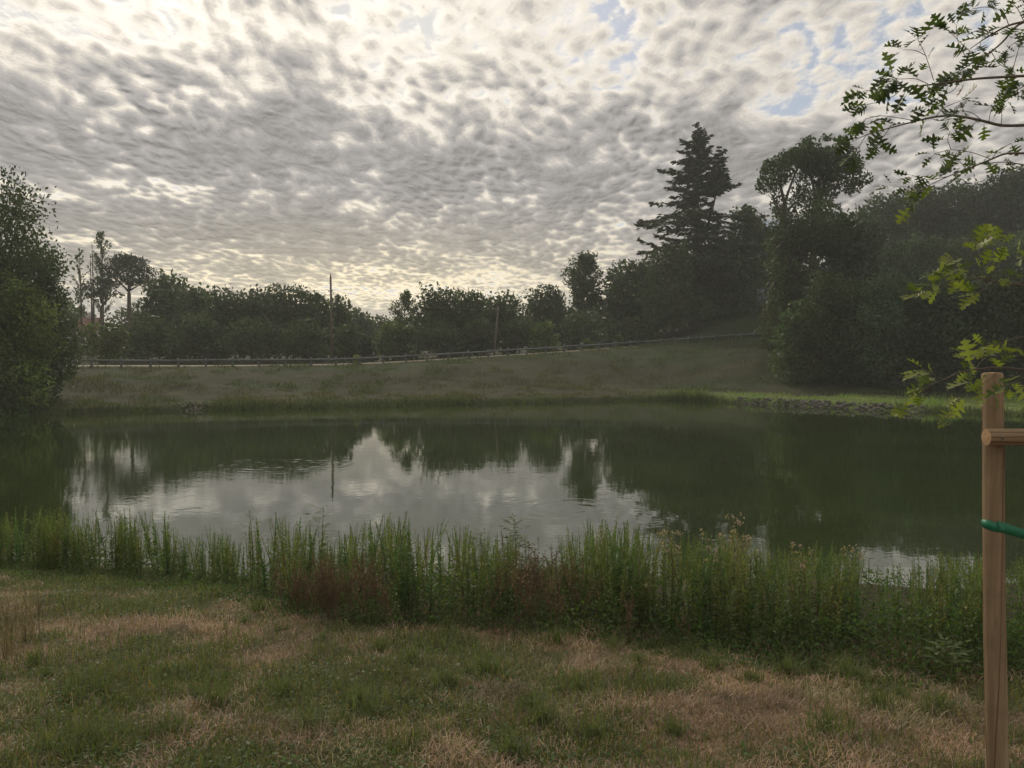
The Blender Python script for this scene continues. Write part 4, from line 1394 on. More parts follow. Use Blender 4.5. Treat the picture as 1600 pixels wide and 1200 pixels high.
# those that show largest in the picture stand as plants of their own, the rest as one mass
order = sorted((i for i in range(len(spots)) if abs(spots[i][1]) < .65 * spots[i][0]), key=lambda i: -spots[i][3] / spots[i][0])
own = set(order[:300])
mv, mq, mc, sv_, off = [], [], [], Geo(), 0
for i, (Y, X, z, h) in enumerate(spots):
    k = int(R.integers(8)); a = R.random() * 6.283; lx_, ly_ = R.normal(0, .085, 2); wd = h * R.uniform(.8, 1.25)
    tone = R.uniform(.75, 1.2) * np.array([R.uniform(.85, 1.25), 1, 1])
    if i in own:
        o = link('tall_weed', stem_me[k], None, (X, Y, z)); o.rotation_euler = (lx_, ly_, a); o.scale = (wd, wd, h)
        ppx = 800 + X / Y * F
        where = next(w for lim, w in ((300, 'at the left end of the weed strip'), (520, 'in the clump below the utility pole reflection'), (790, 'behind the dry reddish weeds'), (1130, 'in the clump right of the gap'), (1345, 'below the pale seed fluff'), (9999, 'beside the wooden stake')) if ppx < lim)
        tag(o, 'tall narrow-leaved green weed ' + where, 'weed', 'tall green weeds ' + where)
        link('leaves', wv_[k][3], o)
    else:
        V, q, c, _ = wv_[k]
        V = V * [wd, wd, h]
        V = np.stack([V[:, 0] * math.cos(a) - V[:, 1] * math.sin(a) + V[:, 2] * lx_, V[:, 0] * math.sin(a) + V[:, 1] * math.cos(a) + V[:, 2] * ly_, V[:, 2]], -1) + [X, Y, z]
        mv.append(V); mq.append(q + off); mc.append(c * tone); off += len(V)
        sv_.tube([(X, Y, z - .03), (X + h * lx_, Y + h * ly_, z + h)], [.006 * h, .002], 4, (.75, 1, .5), False)
V, q, c = np.concatenate(mv), np.concatenate(mq), np.concatenate(mc)
n0 = len(V)
V2, q2, c2 = np.concatenate(sv_.v), np.concatenate(sv_.q) + n0, np.concatenate(sv_.c)
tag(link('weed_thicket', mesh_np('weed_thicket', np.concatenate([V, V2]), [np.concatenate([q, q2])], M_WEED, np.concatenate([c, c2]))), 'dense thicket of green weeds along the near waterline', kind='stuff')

# tangled low growth at their feet
R = rs(105)
n = 78000
px = R.uniform(-220, 2000, n)
X = (px - 800) / F * 7
Y = np.where(R.random(n) < .6, front_line(X) + np.abs(R.normal(0, .8, n)) - R.random(n) * .15, front_line(X) + R.random(n) * 5.5)
X = (px - 800) / F * Y
kk = (height(X, Y) > .05) & (Y < y_near(X) + .1)
X, Y, px = X[kk], Y[kk], px[kk]
n = len(X)
hmax = np.clip(.22 + .18 * fbm(X * 1.2, Y * 1.2, 3, 201), .06, .5) * sstep(Y - front_line(X), -.2, .3)
Zt = height(X, Y) + R.random(n) * hmax
P = np.stack([X, Y, Zt], -1)
d = R.normal(size=(n, 3)); d[:, 2] = np.abs(d[:, 2]) * .8; d /= np.linalg.norm(d, axis=1)[:, None]
s = np.cross(d, R.normal(size=(n, 3))); s /= np.linalg.norm(s, axis=1)[:, None]
L = R.uniform(.02, .05, n)[:, None]
V = np.stack([P, P + d * L * .5 + s * L * .22, P + d * L, P + d * L * .5 - s * L * .22], 1).reshape(-1, 3)
c = np.repeat(R.uniform(.45, 1.15, n)[:, None] * np.array([.8, .85, .85]) * (1 + R.normal(0, .08, (n, 3))), 4, 0)
tag(link('undergrowth', mesh_np('undergrowth', V, [np.arange(n * 4).reshape(-1, 4)], M_WEED, c)), 'low tangled undergrowth at the feet of the tall weeds', kind='stuff')

# dry reddish dock stalks
R = rs(106)
dock_stem, dock_tuft = [], []
for k in range(5):
    g = Geo(); Vs = []
    stems = [np.array([[0, 0, -.03], [0, 0, .5], [R.normal(0, .05), R.normal(0, .05), 1]])]
    for b in range(6):
        a = R.random() * 6.28; h0 = R.uniform(.15, .6); r_ = R.uniform(.12, .3)
        stems.append(np.array([[0, 0, h0], [math.cos(a) * r_ * .6, math.sin(a) * r_ * .6, h0 + .18], [math.cos(a) * r_, math.sin(a) * r_, min(1, h0 + R.uniform(.3, .5))]]))
    for s_ in stems:
        g.tube(s_, np.linspace(.006, .002, 3), 4, (.75, .6, .6), False)
        for j in range(42):
            t_ = R.uniform(.25, 1); p_ = s_[0] * (1 - t_) ** 2 + 2 * s_[1] * t_ * (1 - t_) + s_[2] * t_ ** 2
            d_ = R.normal(size=3); d_ /= np.linalg.norm(d_); w_ = np.cross(d_, R.normal(size=3)); w_ /= np.linalg.norm(w_)
            l_ = R.uniform(.012, .045); p_ = p_ + d_ * .01
            Vs.append([p_, p_ + d_ * l_ * .5 + w_ * l_ * .25, p_ + d_ * l_, p_ + d_ * l_ * .5 - w_ * l_ * .25])
    V = np.array(Vs).reshape(-1, 3)
    dock_stem.append(g.mesh('dry_weed', M_DRY))
    dock_tuft.append(mesh_np('seed_heads', V, [np.arange(len(V)).reshape(-1, 4)], M_DRY, np.repeat(R.uniform(.4, 1.2, len(V) // 4)[:, None] * np.array([1, .9, .85]), 4, 0)))
for i in range(120):
    if i < 66:
        px, py = R.normal(520, 55), R.uniform(935, 985)
    elif i < 106:
        px, py = R.normal(850, 42), R.uniform(925, 995)
    else:
        px, py = R.uniform(650, 1340), R.uniform(985, 1030)
    k_ = (py - 545) / F
    Y = 1.52 / (k_ - .13); X = (px - 800) / F * Y
    Y = max(Y, float(front_line(np.array([X]))[0]) - .1)
    h = R.uniform(.28, .58) if i < 106 else R.uniform(.3, .5)
    if 66 <= i < 106:
        h *= 1.2
    o = link('dry_weed', dock_stem[i % 5], None, (X, Y, gz(X, Y))); o.scale = (h * .9, h * .9, h); o.rotation_euler = (R.normal(0, .12), R.normal(0, .12), R.random() * 6)
    where = 'in the clump left of centre' if i < 66 else 'in the clump at the gap right of centre' if i < 106 else 'scattered along the foot of the green weeds'
    tag(o, 'dry reddish-brown weed gone to seed ' + where, 'weed', 'dry reddish weeds ' + where)
    tag(link('seed_heads', dock_tuft[i % 5], o), kind='stuff')


# broad-leaved plants standing above the rest
def leafy_plant(seed, px, top, Y, label, n=11, name='leafy_plant', card=.085):
    R = rs(seed)
    X = (px - 800) / F * Y
    z = gz(X, Y)
    h = CAM_H - (top - 545) / F * Y - z
    g = Geo()
    g.tube([(0, 0, -.03), (.02, 0, h * .5), (R.normal(0, .02), 0, h)], [.008, .006, .003], 5)
    Vs = []
    for i in range(n):
        hz = h * (.42 + .58 * (i + .5) / n)
        for s in (0, 1):
            a = i * 1.57 + s * math.pi + R.normal(0, .2)
            L = (.15 - .07 * i / n) * R.uniform(.8, 1.2)
            d = np.array([math.cos(a) * .85, math.sin(a) * .85, .45]); side = np.array([-math.sin(a), math.cos(a), 0])
            e = np.array([0, 0, hz]) + d * L
            g.tube([(0, 0, hz), e], [.002, .0012], 3, 1, False)
            for (f_, o_) in ((1.0, 0), (.7, .8), (.7, -.8), (.45, .9), (.45, -.9)):
                p = np.array([0, 0, hz]) + d * L * f_
                dd = d * .75 + side * o_ + np.array([0, 0, -.25]); dd /= np.linalg.norm(dd)
                w = np.cross(dd, [0, 0, 1]) + R.normal(0, .2, 3); w /= np.linalg.norm(w)
                l_ = card * R.uniform(.75, 1.15) * (1.1 - .4 * i / n)
                Vs.append([p, p + dd * l_ * .4 + w * l_ * .2, p + dd * l_, p + dd * l_ * .4 - w * l_ * .2])
    V = np.array(Vs).reshape(-1, 3)
    o = link(name, g.mesh(name, M_STALK, True), None, (X, Y, z))
    tag(o, label, 'plant')
    link('leaves', mesh_np('leaves', V, [np.arange(len(V)).reshape(-1, 4)], M_WEED, np.repeat(R.uniform(.55, .95, len(V) // 4)[:, None] * np.ones(3), 4, 0)), o)


leafy_plant(1, 803, 812, 7.8, 'broad-leaved plant standing tallest left of the gap in the weeds', 12)
leafy_plant(2, 820, 846, 7.6, 'smaller broad-leaved plant right beside the tallest one at the gap', 8)
leafy_plant(3, 497, 794, 8.4, 'broad-leaved plant rising above the weeds below the pole reflection', 11)
leafy_plant(4, 388, 796, 8.8, 'thin sparse-leaved plant at the left end of the weed clump below the pole', 8, card=.06)
leafy_plant(5, 752, 836, 7.8, 'low broad-leaved plant in the middle of the weed strip', 8)
leafy_plant(6, 1495, 1015, 5.0, 'broad-leaved seedling just left of the wooden stake', 6)
# pale fluffy seed heads
R = rs(107)
for i, (px, top) in enumerate([(1150, 800), (1158, 822), (1166, 838), (1142, 846), (1112, 838), (1122, 846), (1176, 852), (1160, 862), (1246, 856), (1262, 868), (1338, 862), (1052, 826), (1150, 880), (1040, 830)]):
    Y = 6.9 + R.uniform(-.5, .8); X = (px - 800) / F * Y; z = gz(X, Y)
    h = CAM_H - (top - 545) / F * Y - z
    g = Geo(); Vs = []
    main = np.array([[0, 0, -.03], [.01, 0, h * .6], [R.normal(0, .03), 0, h]])
    g.tube(main, [.006, .005, .002], 4, (.9, .8, .7))
    for b in range(9):
        a = R.random() * 6.28; h0 = h * R.uniform(.6, .93)
        e = np.array([math.cos(a) * .06, math.sin(a) * .06, h0 + .09])
        g.tube([(0, 0, h0), e], [.002, .001], 3, (.9, .8, .7), False)
        for j in range(9):
            d_ = R.normal(size=3); d_ /= np.linalg.norm(d_); w_ = np.cross(d_, R.normal(size=3)); w_ /= np.linalg.norm(w_)
            p_ = e + R.normal(0, .012, 3); l_ = R.uniform(.012, .028)
            Vs.append([p_, p_ + d_ * l_ * .5 + w_ * l_ * .35, p_ + d_ * l_, p_ + d_ * l_ * .5 - w_ * l_ * .35])
    V = np.array(Vs).reshape(-1, 3)
    o = link('seeding_weed', g.mesh('seeding_weed', M_STALK), None, (X, Y, z))
    tag(o, 'weed topped with pale pinkish seed fluff above the green weeds', 'weed', 'weeds with pale seed fluff')
    o_ = link('seed_fluff', mesh_np('seed_fluff', V, [np.arange(len(V)).reshape(-1, 4)], M_FLUFF, np.repeat(R.uniform(.6, 1.2, len(V) // 4)[:, None] * np.ones(3), 4, 0)), o)
    o_['kind'] = 'stuff'

# ------------------------------------------------------------------ stakes, crossbar, strap and the young oak
M_STAKE, T, out = new_mat('stake_wood')
tc = T.n('ShaderNodeTexCoord')
st = T.v('MULTIPLY', tc.outputs['Object'], (1.0, 1.0, 0.045))
n1 = T.noise(st, 75, 5, .6)
n2 = T.noise(st, 16, 4, .6, .0)
n3 = T.noise(tc.outputs['Object'], 5, 4, .6)
colr = T.mix(T.smooth(n2, .32, .72), (.22, .150, .088), (.36, .262, .160))
colr = T.v('SCALE', colr, T.m('MULTIPLY_ADD', n1, .7, .62))
crack = T.smooth(T.m('ABSOLUTE', T.m('SUBTRACT', T.noise(T.v('MULTIPLY', tc.outputs['Object'], (1, 1, .018)), 13, 2, .5, .0), 0.5)), 0.004, 0.022)
colr = T.mix(crack, (.11, .06, .03), colr)
colr = T.mix(T.m('MULTIPLY', T.smooth(n3, .45, .7), .55), colr, (.17, .115, .075))
kn = T.n('ShaderNodeTexVoronoi', feature='F1')
T.t.links.new(T.v('MULTIPLY', tc.outputs['Object'], (9.0, 9.0, 3.2)), kn.inputs['Vector'])
kn.inputs['Scale'].default_value = 1.0
colr = T.mix(T.m('MULTIPLY', T.m('SUBTRACT', 1.0, T.smooth(kn.outputs['Distance'], .07, .16)), .7), colr, (.09, .05, .028))
principled(T, out, colr, .8, bump(T, T.m('ADD', n1, T.m('MULTIPLY', crack, 1.5)), .5, .004), .25)
M_ENDGRAIN = vcol_mat('cut_end', (.42, .27, .15), .85, 60, .3)
M_STRAP, T, out = new_mat('green_strap')
tc = T.n('ShaderNodeTexCoord')
sn = T.noise(T.v('MULTIPLY', tc.outputs['Object'], (1, 1, 6)), 160, 3, .5)
principled(T, out, T.v('SCALE', (.012, .17, .085), T.m('MULTIPLY_ADD', sn, .8, .6)) if False else T.mix(sn, (.010, .13, .065), (.02, .22, .12)), .4, bump(T, sn, .4, .002), .4)


def stake(px_top, py_top, px_low, py_low, Y, rad, label):
    a = np.array(at(px_top, py_top, Y)); b = np.array(at(px_low, py_low, Y))
    d = (b - a) / (b - a)[2]
    base = a + d * (gz(a[0], Y) - .05 - a[2])
    o = empty('wooden_stake', base)
    tag(o, label, 'stake', 'round stakes holding the young oak')
    n = 26
    t = np.linspace(0, 1, n)[:, None]
    L = a - base
    R = rs(int(px_top))
    pts = t * L + np.stack([.003 * np.sin(t[:, 0] * 7 + 1), .003 * np.cos(t[:, 0] * 5), t[:, 0] * 0], -1)
    rad_ = rad * (1.09 - .10 * t[:, 0]) * (1 + .012 * np.sin(t[:, 0] * 19))
    pts = np.concatenate([pts, pts[-1:] + [0, 0, .006]]); rad_ = np.concatenate([rad_, rad_[-1:] * .88])
    g = Geo(); g.tube(pts, rad_, 20, 1, False)
    sh = link('shaft', g.mesh('shaft', M_STAKE, True), o)
    g = Geo()
    th = np.arange(20) * 2 * math.pi / 20
    V = np.concatenate([np.stack([np.cos(th) * rad_[-1], np.sin(th) * rad_[-1], 0 * th + .0065], -1) + pts[-2], [pts[-2] + [0, 0, .0085]]])
    g.add(V, None, [[i, (i + 1) % 20, 20] for i in range(20)])
    link('cut_top', g.mesh('cut_top', M_ENDGRAIN), o)
    return a, base


SY = 3.25
SR = .0395
sa, sb = stake(1549.5, 585, 1557.5, 1190, SY, SR, 'round brown wooden stake at the right, topped by oak leaves')
sa2, sb2 = stake(1905, 600, 1912, 1190, SY + .02, SR, 'second round wooden stake beyond the right picture edge')
# crossbar, nailed on the near side of the stakes
c0 = np.array(at(1541, 683, SY - SR * 2.0)); c1 = np.array(at(1960, 686, SY - SR * 2.0))
cbar = empty('crossbar', c0)
tag(cbar, 'short round wooden crossbar nailed across the stake, running off to the right', 'crossbar')
n = 14
t = np.linspace(0, 1, n)[:, None]
g = Geo()
# turned so that the grain runs along the bar
cl_len = float(np.linalg.norm(c1 - c0))
g.tube(np.stack([0 * t[:, 0], .002 * np.sin(t[:, 0] * 9), t[:, 0] * cl_len], -1), .0335 * (1 + .012 * np.sin(t[:, 0] * 17)), 18, 1, False)
bar = link('bar', g.mesh('bar', M_STAKE, True), cbar)
bar.rotation_euler = Vector(c1 - c0).to_track_quat('Z', 'Y').to_euler()
for e_, s_ in ((0, -1), (cl_len, 1)):
    g = Geo(); th = np.arange(18) * 2 * math.pi / 18
    g.add(np.concatenate([np.stack([np.cos(th) * .0335, np.sin(th) * .0335, 0 * th + e_], -1), [[0, 0, e_ + s_ * .003]]]), None, [[i, (i + 1) % 18, 18] for i in range(18)])
    o = link('cut_end', g.mesh('cut_end', M_ENDGRAIN), cbar); o.rotation_euler = bar.rotation_euler
g = Geo(); g.tube([(.045, -.037, 0), (.045, -.031, 0)], [.006, .006], 8, .35); link('nail', g.mesh('nail', M_METAL), cbar)

# oak trunk beyond the right edge, its strap round the stake
TX = sa[0] + .50
TY = SY + .04
TZ = gz(TX, TY)
oak = empty('young_oak', (TX, TY, TZ))
tag(oak, 'young pin oak whose leafy branches reach in from the right edge', 'tree')
O = np.array([TX, TY, TZ])
g = Geo()
g.tube([(0, 0, -.1), (.01, 0, .8), (0, .01, 1.6), (.02, 0, 2.6), (.0, .02, 3.6), (.03, 0, 4.4)], [.05, .042, .036, .028, .018, .006], 12)
link('trunk', g.mesh('trunk', M_TWIG, True), oak)
s0 = np.array(at(1553, 822, SY)); s1 = np.array([TX - .042, TY - .012, s0[2] - .10])
strap = empty('green_strap', s0)
tag(strap, 'green plastic strap looped round the wooden stake and pulled to the right', 'strap')
g = Geo()
th = np.linspace(0, 2 * math.pi, 29)
for (dz0, dz1) in ((-.024, .024),):
    rr = SR * 1.09
    ring = []
    for a_ in th:
        zz = .012 * math.cos(a_) * -1
        ring.append((math.cos(a_) * rr, math.sin(a_) * rr, zz))
    ring = np.array(ring)
    n = len(ring)
    tw = .016 + .004 * np.sin(th * 2)
    V = np.concatenate([ring - np.stack([0 * tw, 0 * tw, tw], -1), ring + np.stack([0 * tw, 0 * tw, tw], -1),
                        ring * [1.06, 1.06, 1] - np.stack([0 * tw, 0 * tw, tw], -1), ring * [1.06, 1.06, 1] + np.stack([0 * tw, 0 * tw, tw], -1)])
    i = np.arange(n - 1)
    g.add(V, np.concatenate([np.stack([i + 2 * n, i + 1 + 2 * n, i + 1 + 3 * n, i + 3 * n], -1), np.stack([i + n, i + 1 + n, i + 1, i], -1), np.stack([i + 3 * n, i + 1 + 3 * n, i + 1 + n, i + n], -1),
                             np.stack([i, i + 1, i + 1 + 2 * n, i + 2 * n], -1)]))
link('loop', g.mesh('loop', M_STRAP, True), strap)
g = Geo()
e = s1 - s0
t = np.linspace(0, 1, 16)
start = np.array([-.012, -SR * 1.13, .012])
pts = start * (1 - t)[:, None] + e * t[:, None] + np.array([0, 0, -1]) * (.05 * t * (1 - t))[:, None]
tw = t * 2.2
up = np.stack([0 * t, -np.sin(tw) * .6, np.cos(tw * .5)], -1) * .021
nrm = np.array([0, -.0022, 0])
V = np.concatenate([pts - up, pts + up, pts - up + nrm, pts + up + nrm]); n = 16; i = np.arange(n - 1)
g.add(V, np.concatenate([np.stack([i + 2 * n, i + 1 + 2 * n, i + 1 + 3 * n, i + 3 * n], -1), np.stack([i + n, i + 1 + n, i + 1, i], -1), np.stack([i + 3 * n, i + 1 + 3 * n, i + 1 + n, i + n], -1),
                         np.stack([i, i + 1, i + 1 + 2 * n, i + 2 * n], -1)]))
link('tail', g.mesh('tail', M_STRAP, True), strap)


def oak_leaf(R):
    """a pin-oak leaf 1 unit long: deep rounded bays between pointed, toothed lobes; gently folded and curled"""
    half = [(0, .012), (.10, .02)]
    for (t0, tl, w) in [(.17, .20, .20), (.36, .46, .40), (.60, .72, .36), (.80, .92, .19)]:
        w *= R.uniform(.85, 1.15)
        half += [(t0, .045), (t0 + (tl - t0) * .35, w * .55), (tl + .015, w), (tl + .035, w * .72), (tl + .075, w * .82), (tl + .065, w * .42), (min(tl + .10, .97), .055)]
    half = [h for h in half if h[0] < .975]
    L_ = np.array(half)
    tip = [1.06, 0]
    fold, curl, cx = R.uniform(.10, .45), R.uniform(-.30, .38), R.uniform(-.15, .15)

    def z(t, w):
        return abs(w) * fold + curl * (t - .3) ** 2 + cx * w * t
    rim = [(t, w) for t, w in half] + [(1.06, 0.0)] + [(t, -w) for t, w in half[::-1]]
    inner = [(t, 0.0) for t in (.12, .35, .58, .80)]
    from mathutils.geometry import delaunay_2d_cdt
    co, _, fc, _, _, _ = delaunay_2d_cdt([Vector(q) for q in rim + inner], [], [list(range(len(rim)))], 1, 1e-5)
    V = [(q[0], q[1], z(q[0], q[1])) for q in co]
    return np.array(V, float), np.array([list(f) for f in fc if len(f) == 3])


R = rs(108)
leaf_me = {}
for tone, tn in (('dark', (.30, .345, .60)), ('mid', (.55, .60, .78)), ('light', (1.25, 1.16, 1.15)), ('red', (1.1, .25, .5))):  # dark tone paints the backlit silhouette into upper leaves; lower ones are also yellower
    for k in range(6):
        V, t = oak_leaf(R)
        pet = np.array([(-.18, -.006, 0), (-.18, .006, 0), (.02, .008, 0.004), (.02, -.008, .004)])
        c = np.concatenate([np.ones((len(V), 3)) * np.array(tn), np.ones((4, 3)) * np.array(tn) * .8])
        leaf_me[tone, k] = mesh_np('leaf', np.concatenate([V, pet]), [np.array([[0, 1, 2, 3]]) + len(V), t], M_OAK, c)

OD = SY - .15           # how far off the sprays hang


def P3(px, py, d):
    return np.array(at(px, py, OD + d))


n_leaf = 0


def put_leaf(br, p, px_len, tone, dirv, R):
    global n_leaf
    d = np.array(dirv, float); d /= np.linalg.norm(d)
    nrm = R.normal(0, .45, 3) + np.array([0, -.35, .9]); nrm -= d * np.dot(nrm, d); nrm /= np.linalg.norm(nrm)
    sd = np.cross(nrm, d)
    o = link('leaf', leaf_me[tone, int(R.integers(6))], br)
    s_ = px_len * (.84 if p[2] > 3.6 else 1.0) / F * p[1]
    o.matrix_local = Matrix.Translation(Vector(p - O)) @ Matrix(((d[0], sd[0], nrm[0], 0), (d[1], sd[1], nrm[1], 0), (d[2], sd[2], nrm[2], 0), (0, 0, 0, 1))) @ Matrix.Scale(s_, 4)
    n_leaf += 1


def branch(pts_px, d0, d1, r0, r1, twigs=(), leaves=0, tone=('dark', 'dark', 'mid'), size=(26, 46), seed=0, label=None, start=.25, extra=(), droop=.25):
    """a branch drawn through photo pixels at its own distance, with twigs and single leaves"""
    R = rs(900 + seed)
    lines = []
    n = len(pts_px)
    main = np.array([P3(px, py, d0 + (d1 - d0) * i / max(1, n - 1)) for i, (px, py) in enumerate(pts_px)])
    lines.append((main, r0, r1, start))
    for tw in twigs:
        j = int(np.argmin([math.hypot(tw[0][0] - q[0], tw[0][1] - q[1]) for q in pts_px]))
        dd = d0 + (d1 - d0) * j / max(1, n - 1)
        e_ = R.normal(0, .12)
        lines.append((np.array([P3(px, py, dd + e_ * i / max(1, len(tw) - 1)) for i, (px, py) in enumerate(tw)]), r1 * 1.0 + .0006, .0012, .15))
    g = Geo()
    fine = []
    for (L_, a, b, st) in lines:
        m = len(L_)
        tt = np.linspace(0, m - 1, max(6, m * 4))
        # smooth curve through the points
        S_ = np.stack([np.interp(tt, np.arange(m), L_[:, k]) for k in range(3)], -1)
        for _ in range(3):
            S_[1:-1] = (S_[:-2] + S_[1:-1] * 2 + S_[2:]) / 4
        g.tube(S_ - O, np.linspace(a * .75, b * .85, len(S_)), 7)
        fine.append((S_, st))
    br = link('branch', g.mesh('branch', M_TWIG, True), oak)
    lens = np.array([np.linalg.norm(np.diff(S_, axis=0), axis=1).sum() * (1 - st) for S_, st in fine])
    for k in range(leaves):
        w = R.choice(len(fine), p=lens / lens.sum())
        S_, st = fine[w]
        u = st + (1 - st) * R.random() ** .75
        q_ = min(int(u * (len(S_) - 1)), len(S_) - 2)
        p = S_[q_] + (S_[q_ + 1] - S_[q_]) * (u * (len(S_) - 1) - q_)
        f_ = S_[q_ + 1] - S_[q_]; f_ /= np.linalg.norm(f_)
        dv = f_ * R.uniform(.3, 1.0) + R.normal(0, .6, 3) + np.array([-.1, 0, -droop])
        px_l = R.uniform(*size)
        p2 = p + dv / np.linalg.norm(dv) * px_l / F * p[1] * .18
        put_leaf(br, p2, px_l, tone[int(R.integers(len(tone)))], dv, R)
    for S_, st in fine:                                    # a whorl at each tip
        f_ = S_[-1] - S_[-2]; f_ /= np.linalg.norm(f_)
        for k in range(3):
            dv = f_ + R.normal(0, .55, 3) + np.array([0, 0, -droop * .5])
            put_leaf(br, S_[-1] + dv / np.linalg.norm(dv) * .01, R.uniform(*size), tone[int(R.integers(len(tone)))], dv, R)
    for (px, py, ln, ang, tn) in extra:                    # leaves that stand out in the photograph
        p = P3(px, py, (d0 + d1) / 2)
        put_leaf(br, p, ln, tn, (math.cos(math.radians(ang)), R.normal(0, .25), math.sin(math.radians(ang))), R)
    return br


TRUNK_PX = 800 + TX / TY * F
# upper sprays, against the sky
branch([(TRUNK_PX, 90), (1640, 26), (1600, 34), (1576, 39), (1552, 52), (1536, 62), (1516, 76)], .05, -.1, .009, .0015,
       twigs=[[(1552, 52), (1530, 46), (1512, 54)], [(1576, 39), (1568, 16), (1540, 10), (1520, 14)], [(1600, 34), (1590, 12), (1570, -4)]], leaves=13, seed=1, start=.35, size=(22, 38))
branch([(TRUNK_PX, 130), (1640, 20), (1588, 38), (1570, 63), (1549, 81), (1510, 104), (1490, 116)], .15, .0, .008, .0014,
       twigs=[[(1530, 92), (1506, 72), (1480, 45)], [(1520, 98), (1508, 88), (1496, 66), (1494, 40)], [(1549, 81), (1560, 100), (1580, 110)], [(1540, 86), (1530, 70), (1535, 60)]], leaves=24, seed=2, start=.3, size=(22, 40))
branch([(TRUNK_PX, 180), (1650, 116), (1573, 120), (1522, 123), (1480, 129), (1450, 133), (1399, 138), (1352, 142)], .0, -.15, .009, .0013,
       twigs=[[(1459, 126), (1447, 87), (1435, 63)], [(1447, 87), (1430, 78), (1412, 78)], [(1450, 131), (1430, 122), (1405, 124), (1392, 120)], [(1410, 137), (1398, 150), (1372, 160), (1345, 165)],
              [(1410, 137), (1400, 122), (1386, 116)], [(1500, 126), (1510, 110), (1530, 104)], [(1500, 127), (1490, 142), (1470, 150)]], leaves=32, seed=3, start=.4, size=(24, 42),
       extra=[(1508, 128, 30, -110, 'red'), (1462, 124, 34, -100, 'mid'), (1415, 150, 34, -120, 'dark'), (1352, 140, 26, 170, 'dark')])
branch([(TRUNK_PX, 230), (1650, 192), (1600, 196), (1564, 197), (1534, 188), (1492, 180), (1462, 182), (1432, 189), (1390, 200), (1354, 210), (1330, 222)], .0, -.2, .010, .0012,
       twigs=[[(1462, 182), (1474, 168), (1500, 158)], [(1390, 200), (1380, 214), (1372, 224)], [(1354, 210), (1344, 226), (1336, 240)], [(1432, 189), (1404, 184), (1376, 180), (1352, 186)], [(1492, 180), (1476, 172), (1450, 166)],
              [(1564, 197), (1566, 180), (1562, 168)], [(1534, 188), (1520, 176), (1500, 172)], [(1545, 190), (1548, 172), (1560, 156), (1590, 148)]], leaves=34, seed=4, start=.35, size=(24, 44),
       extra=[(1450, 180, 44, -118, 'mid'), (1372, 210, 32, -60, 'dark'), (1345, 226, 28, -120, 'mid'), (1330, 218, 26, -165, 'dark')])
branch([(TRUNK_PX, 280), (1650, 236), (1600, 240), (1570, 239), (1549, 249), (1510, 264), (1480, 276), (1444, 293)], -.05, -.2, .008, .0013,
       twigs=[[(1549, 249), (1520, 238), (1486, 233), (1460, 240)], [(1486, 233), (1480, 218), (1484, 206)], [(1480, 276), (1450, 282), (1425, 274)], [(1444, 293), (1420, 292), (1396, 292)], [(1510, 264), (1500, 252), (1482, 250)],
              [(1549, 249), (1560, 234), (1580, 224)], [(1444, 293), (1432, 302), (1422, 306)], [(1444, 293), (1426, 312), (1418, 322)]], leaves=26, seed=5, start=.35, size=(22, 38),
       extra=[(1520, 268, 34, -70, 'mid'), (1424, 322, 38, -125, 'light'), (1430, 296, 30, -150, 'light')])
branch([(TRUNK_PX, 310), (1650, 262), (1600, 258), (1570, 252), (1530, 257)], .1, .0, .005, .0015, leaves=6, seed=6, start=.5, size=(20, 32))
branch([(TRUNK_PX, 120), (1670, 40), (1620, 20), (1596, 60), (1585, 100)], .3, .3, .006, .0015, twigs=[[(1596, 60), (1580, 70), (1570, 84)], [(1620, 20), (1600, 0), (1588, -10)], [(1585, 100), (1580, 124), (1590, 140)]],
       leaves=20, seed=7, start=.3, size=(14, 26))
branch([(TRUNK_PX, 300), (1650, 130), (1610, 128), (1590, 140), (1570, 160)], .2, .1, .004, .0015, twigs=[[(1590, 140), (1576, 150)]], leaves=8, seed=8, start=.5, size=(20, 34))
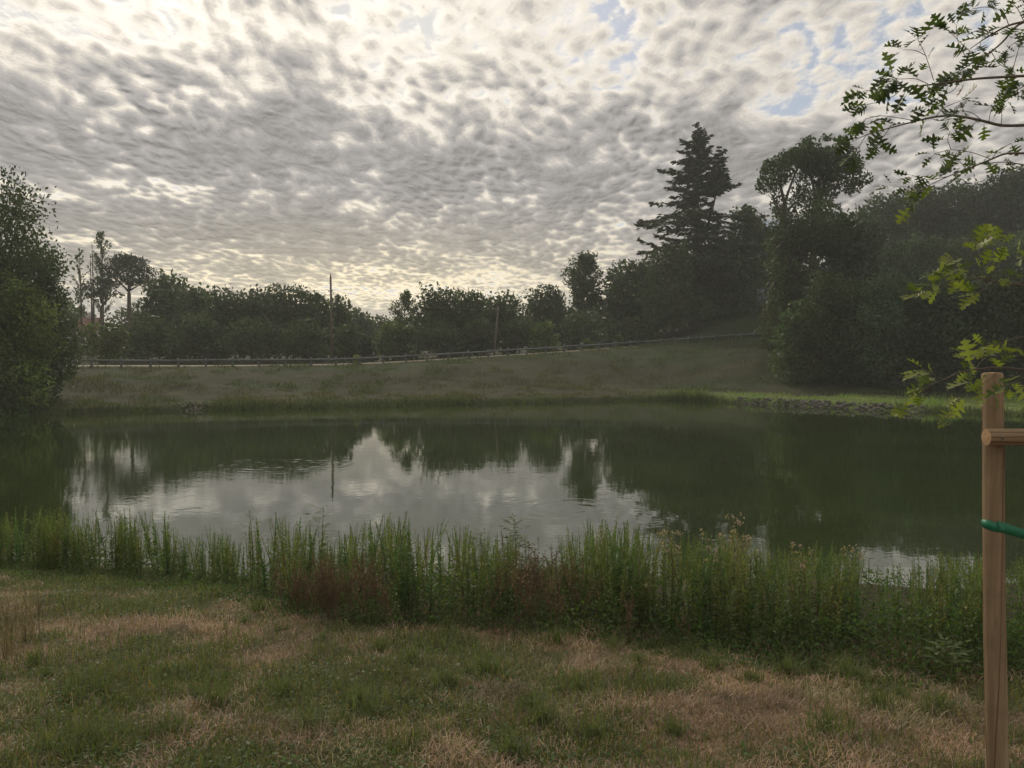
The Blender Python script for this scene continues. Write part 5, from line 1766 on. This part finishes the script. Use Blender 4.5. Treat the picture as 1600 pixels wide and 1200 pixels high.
# lower sprays, against the dark wood
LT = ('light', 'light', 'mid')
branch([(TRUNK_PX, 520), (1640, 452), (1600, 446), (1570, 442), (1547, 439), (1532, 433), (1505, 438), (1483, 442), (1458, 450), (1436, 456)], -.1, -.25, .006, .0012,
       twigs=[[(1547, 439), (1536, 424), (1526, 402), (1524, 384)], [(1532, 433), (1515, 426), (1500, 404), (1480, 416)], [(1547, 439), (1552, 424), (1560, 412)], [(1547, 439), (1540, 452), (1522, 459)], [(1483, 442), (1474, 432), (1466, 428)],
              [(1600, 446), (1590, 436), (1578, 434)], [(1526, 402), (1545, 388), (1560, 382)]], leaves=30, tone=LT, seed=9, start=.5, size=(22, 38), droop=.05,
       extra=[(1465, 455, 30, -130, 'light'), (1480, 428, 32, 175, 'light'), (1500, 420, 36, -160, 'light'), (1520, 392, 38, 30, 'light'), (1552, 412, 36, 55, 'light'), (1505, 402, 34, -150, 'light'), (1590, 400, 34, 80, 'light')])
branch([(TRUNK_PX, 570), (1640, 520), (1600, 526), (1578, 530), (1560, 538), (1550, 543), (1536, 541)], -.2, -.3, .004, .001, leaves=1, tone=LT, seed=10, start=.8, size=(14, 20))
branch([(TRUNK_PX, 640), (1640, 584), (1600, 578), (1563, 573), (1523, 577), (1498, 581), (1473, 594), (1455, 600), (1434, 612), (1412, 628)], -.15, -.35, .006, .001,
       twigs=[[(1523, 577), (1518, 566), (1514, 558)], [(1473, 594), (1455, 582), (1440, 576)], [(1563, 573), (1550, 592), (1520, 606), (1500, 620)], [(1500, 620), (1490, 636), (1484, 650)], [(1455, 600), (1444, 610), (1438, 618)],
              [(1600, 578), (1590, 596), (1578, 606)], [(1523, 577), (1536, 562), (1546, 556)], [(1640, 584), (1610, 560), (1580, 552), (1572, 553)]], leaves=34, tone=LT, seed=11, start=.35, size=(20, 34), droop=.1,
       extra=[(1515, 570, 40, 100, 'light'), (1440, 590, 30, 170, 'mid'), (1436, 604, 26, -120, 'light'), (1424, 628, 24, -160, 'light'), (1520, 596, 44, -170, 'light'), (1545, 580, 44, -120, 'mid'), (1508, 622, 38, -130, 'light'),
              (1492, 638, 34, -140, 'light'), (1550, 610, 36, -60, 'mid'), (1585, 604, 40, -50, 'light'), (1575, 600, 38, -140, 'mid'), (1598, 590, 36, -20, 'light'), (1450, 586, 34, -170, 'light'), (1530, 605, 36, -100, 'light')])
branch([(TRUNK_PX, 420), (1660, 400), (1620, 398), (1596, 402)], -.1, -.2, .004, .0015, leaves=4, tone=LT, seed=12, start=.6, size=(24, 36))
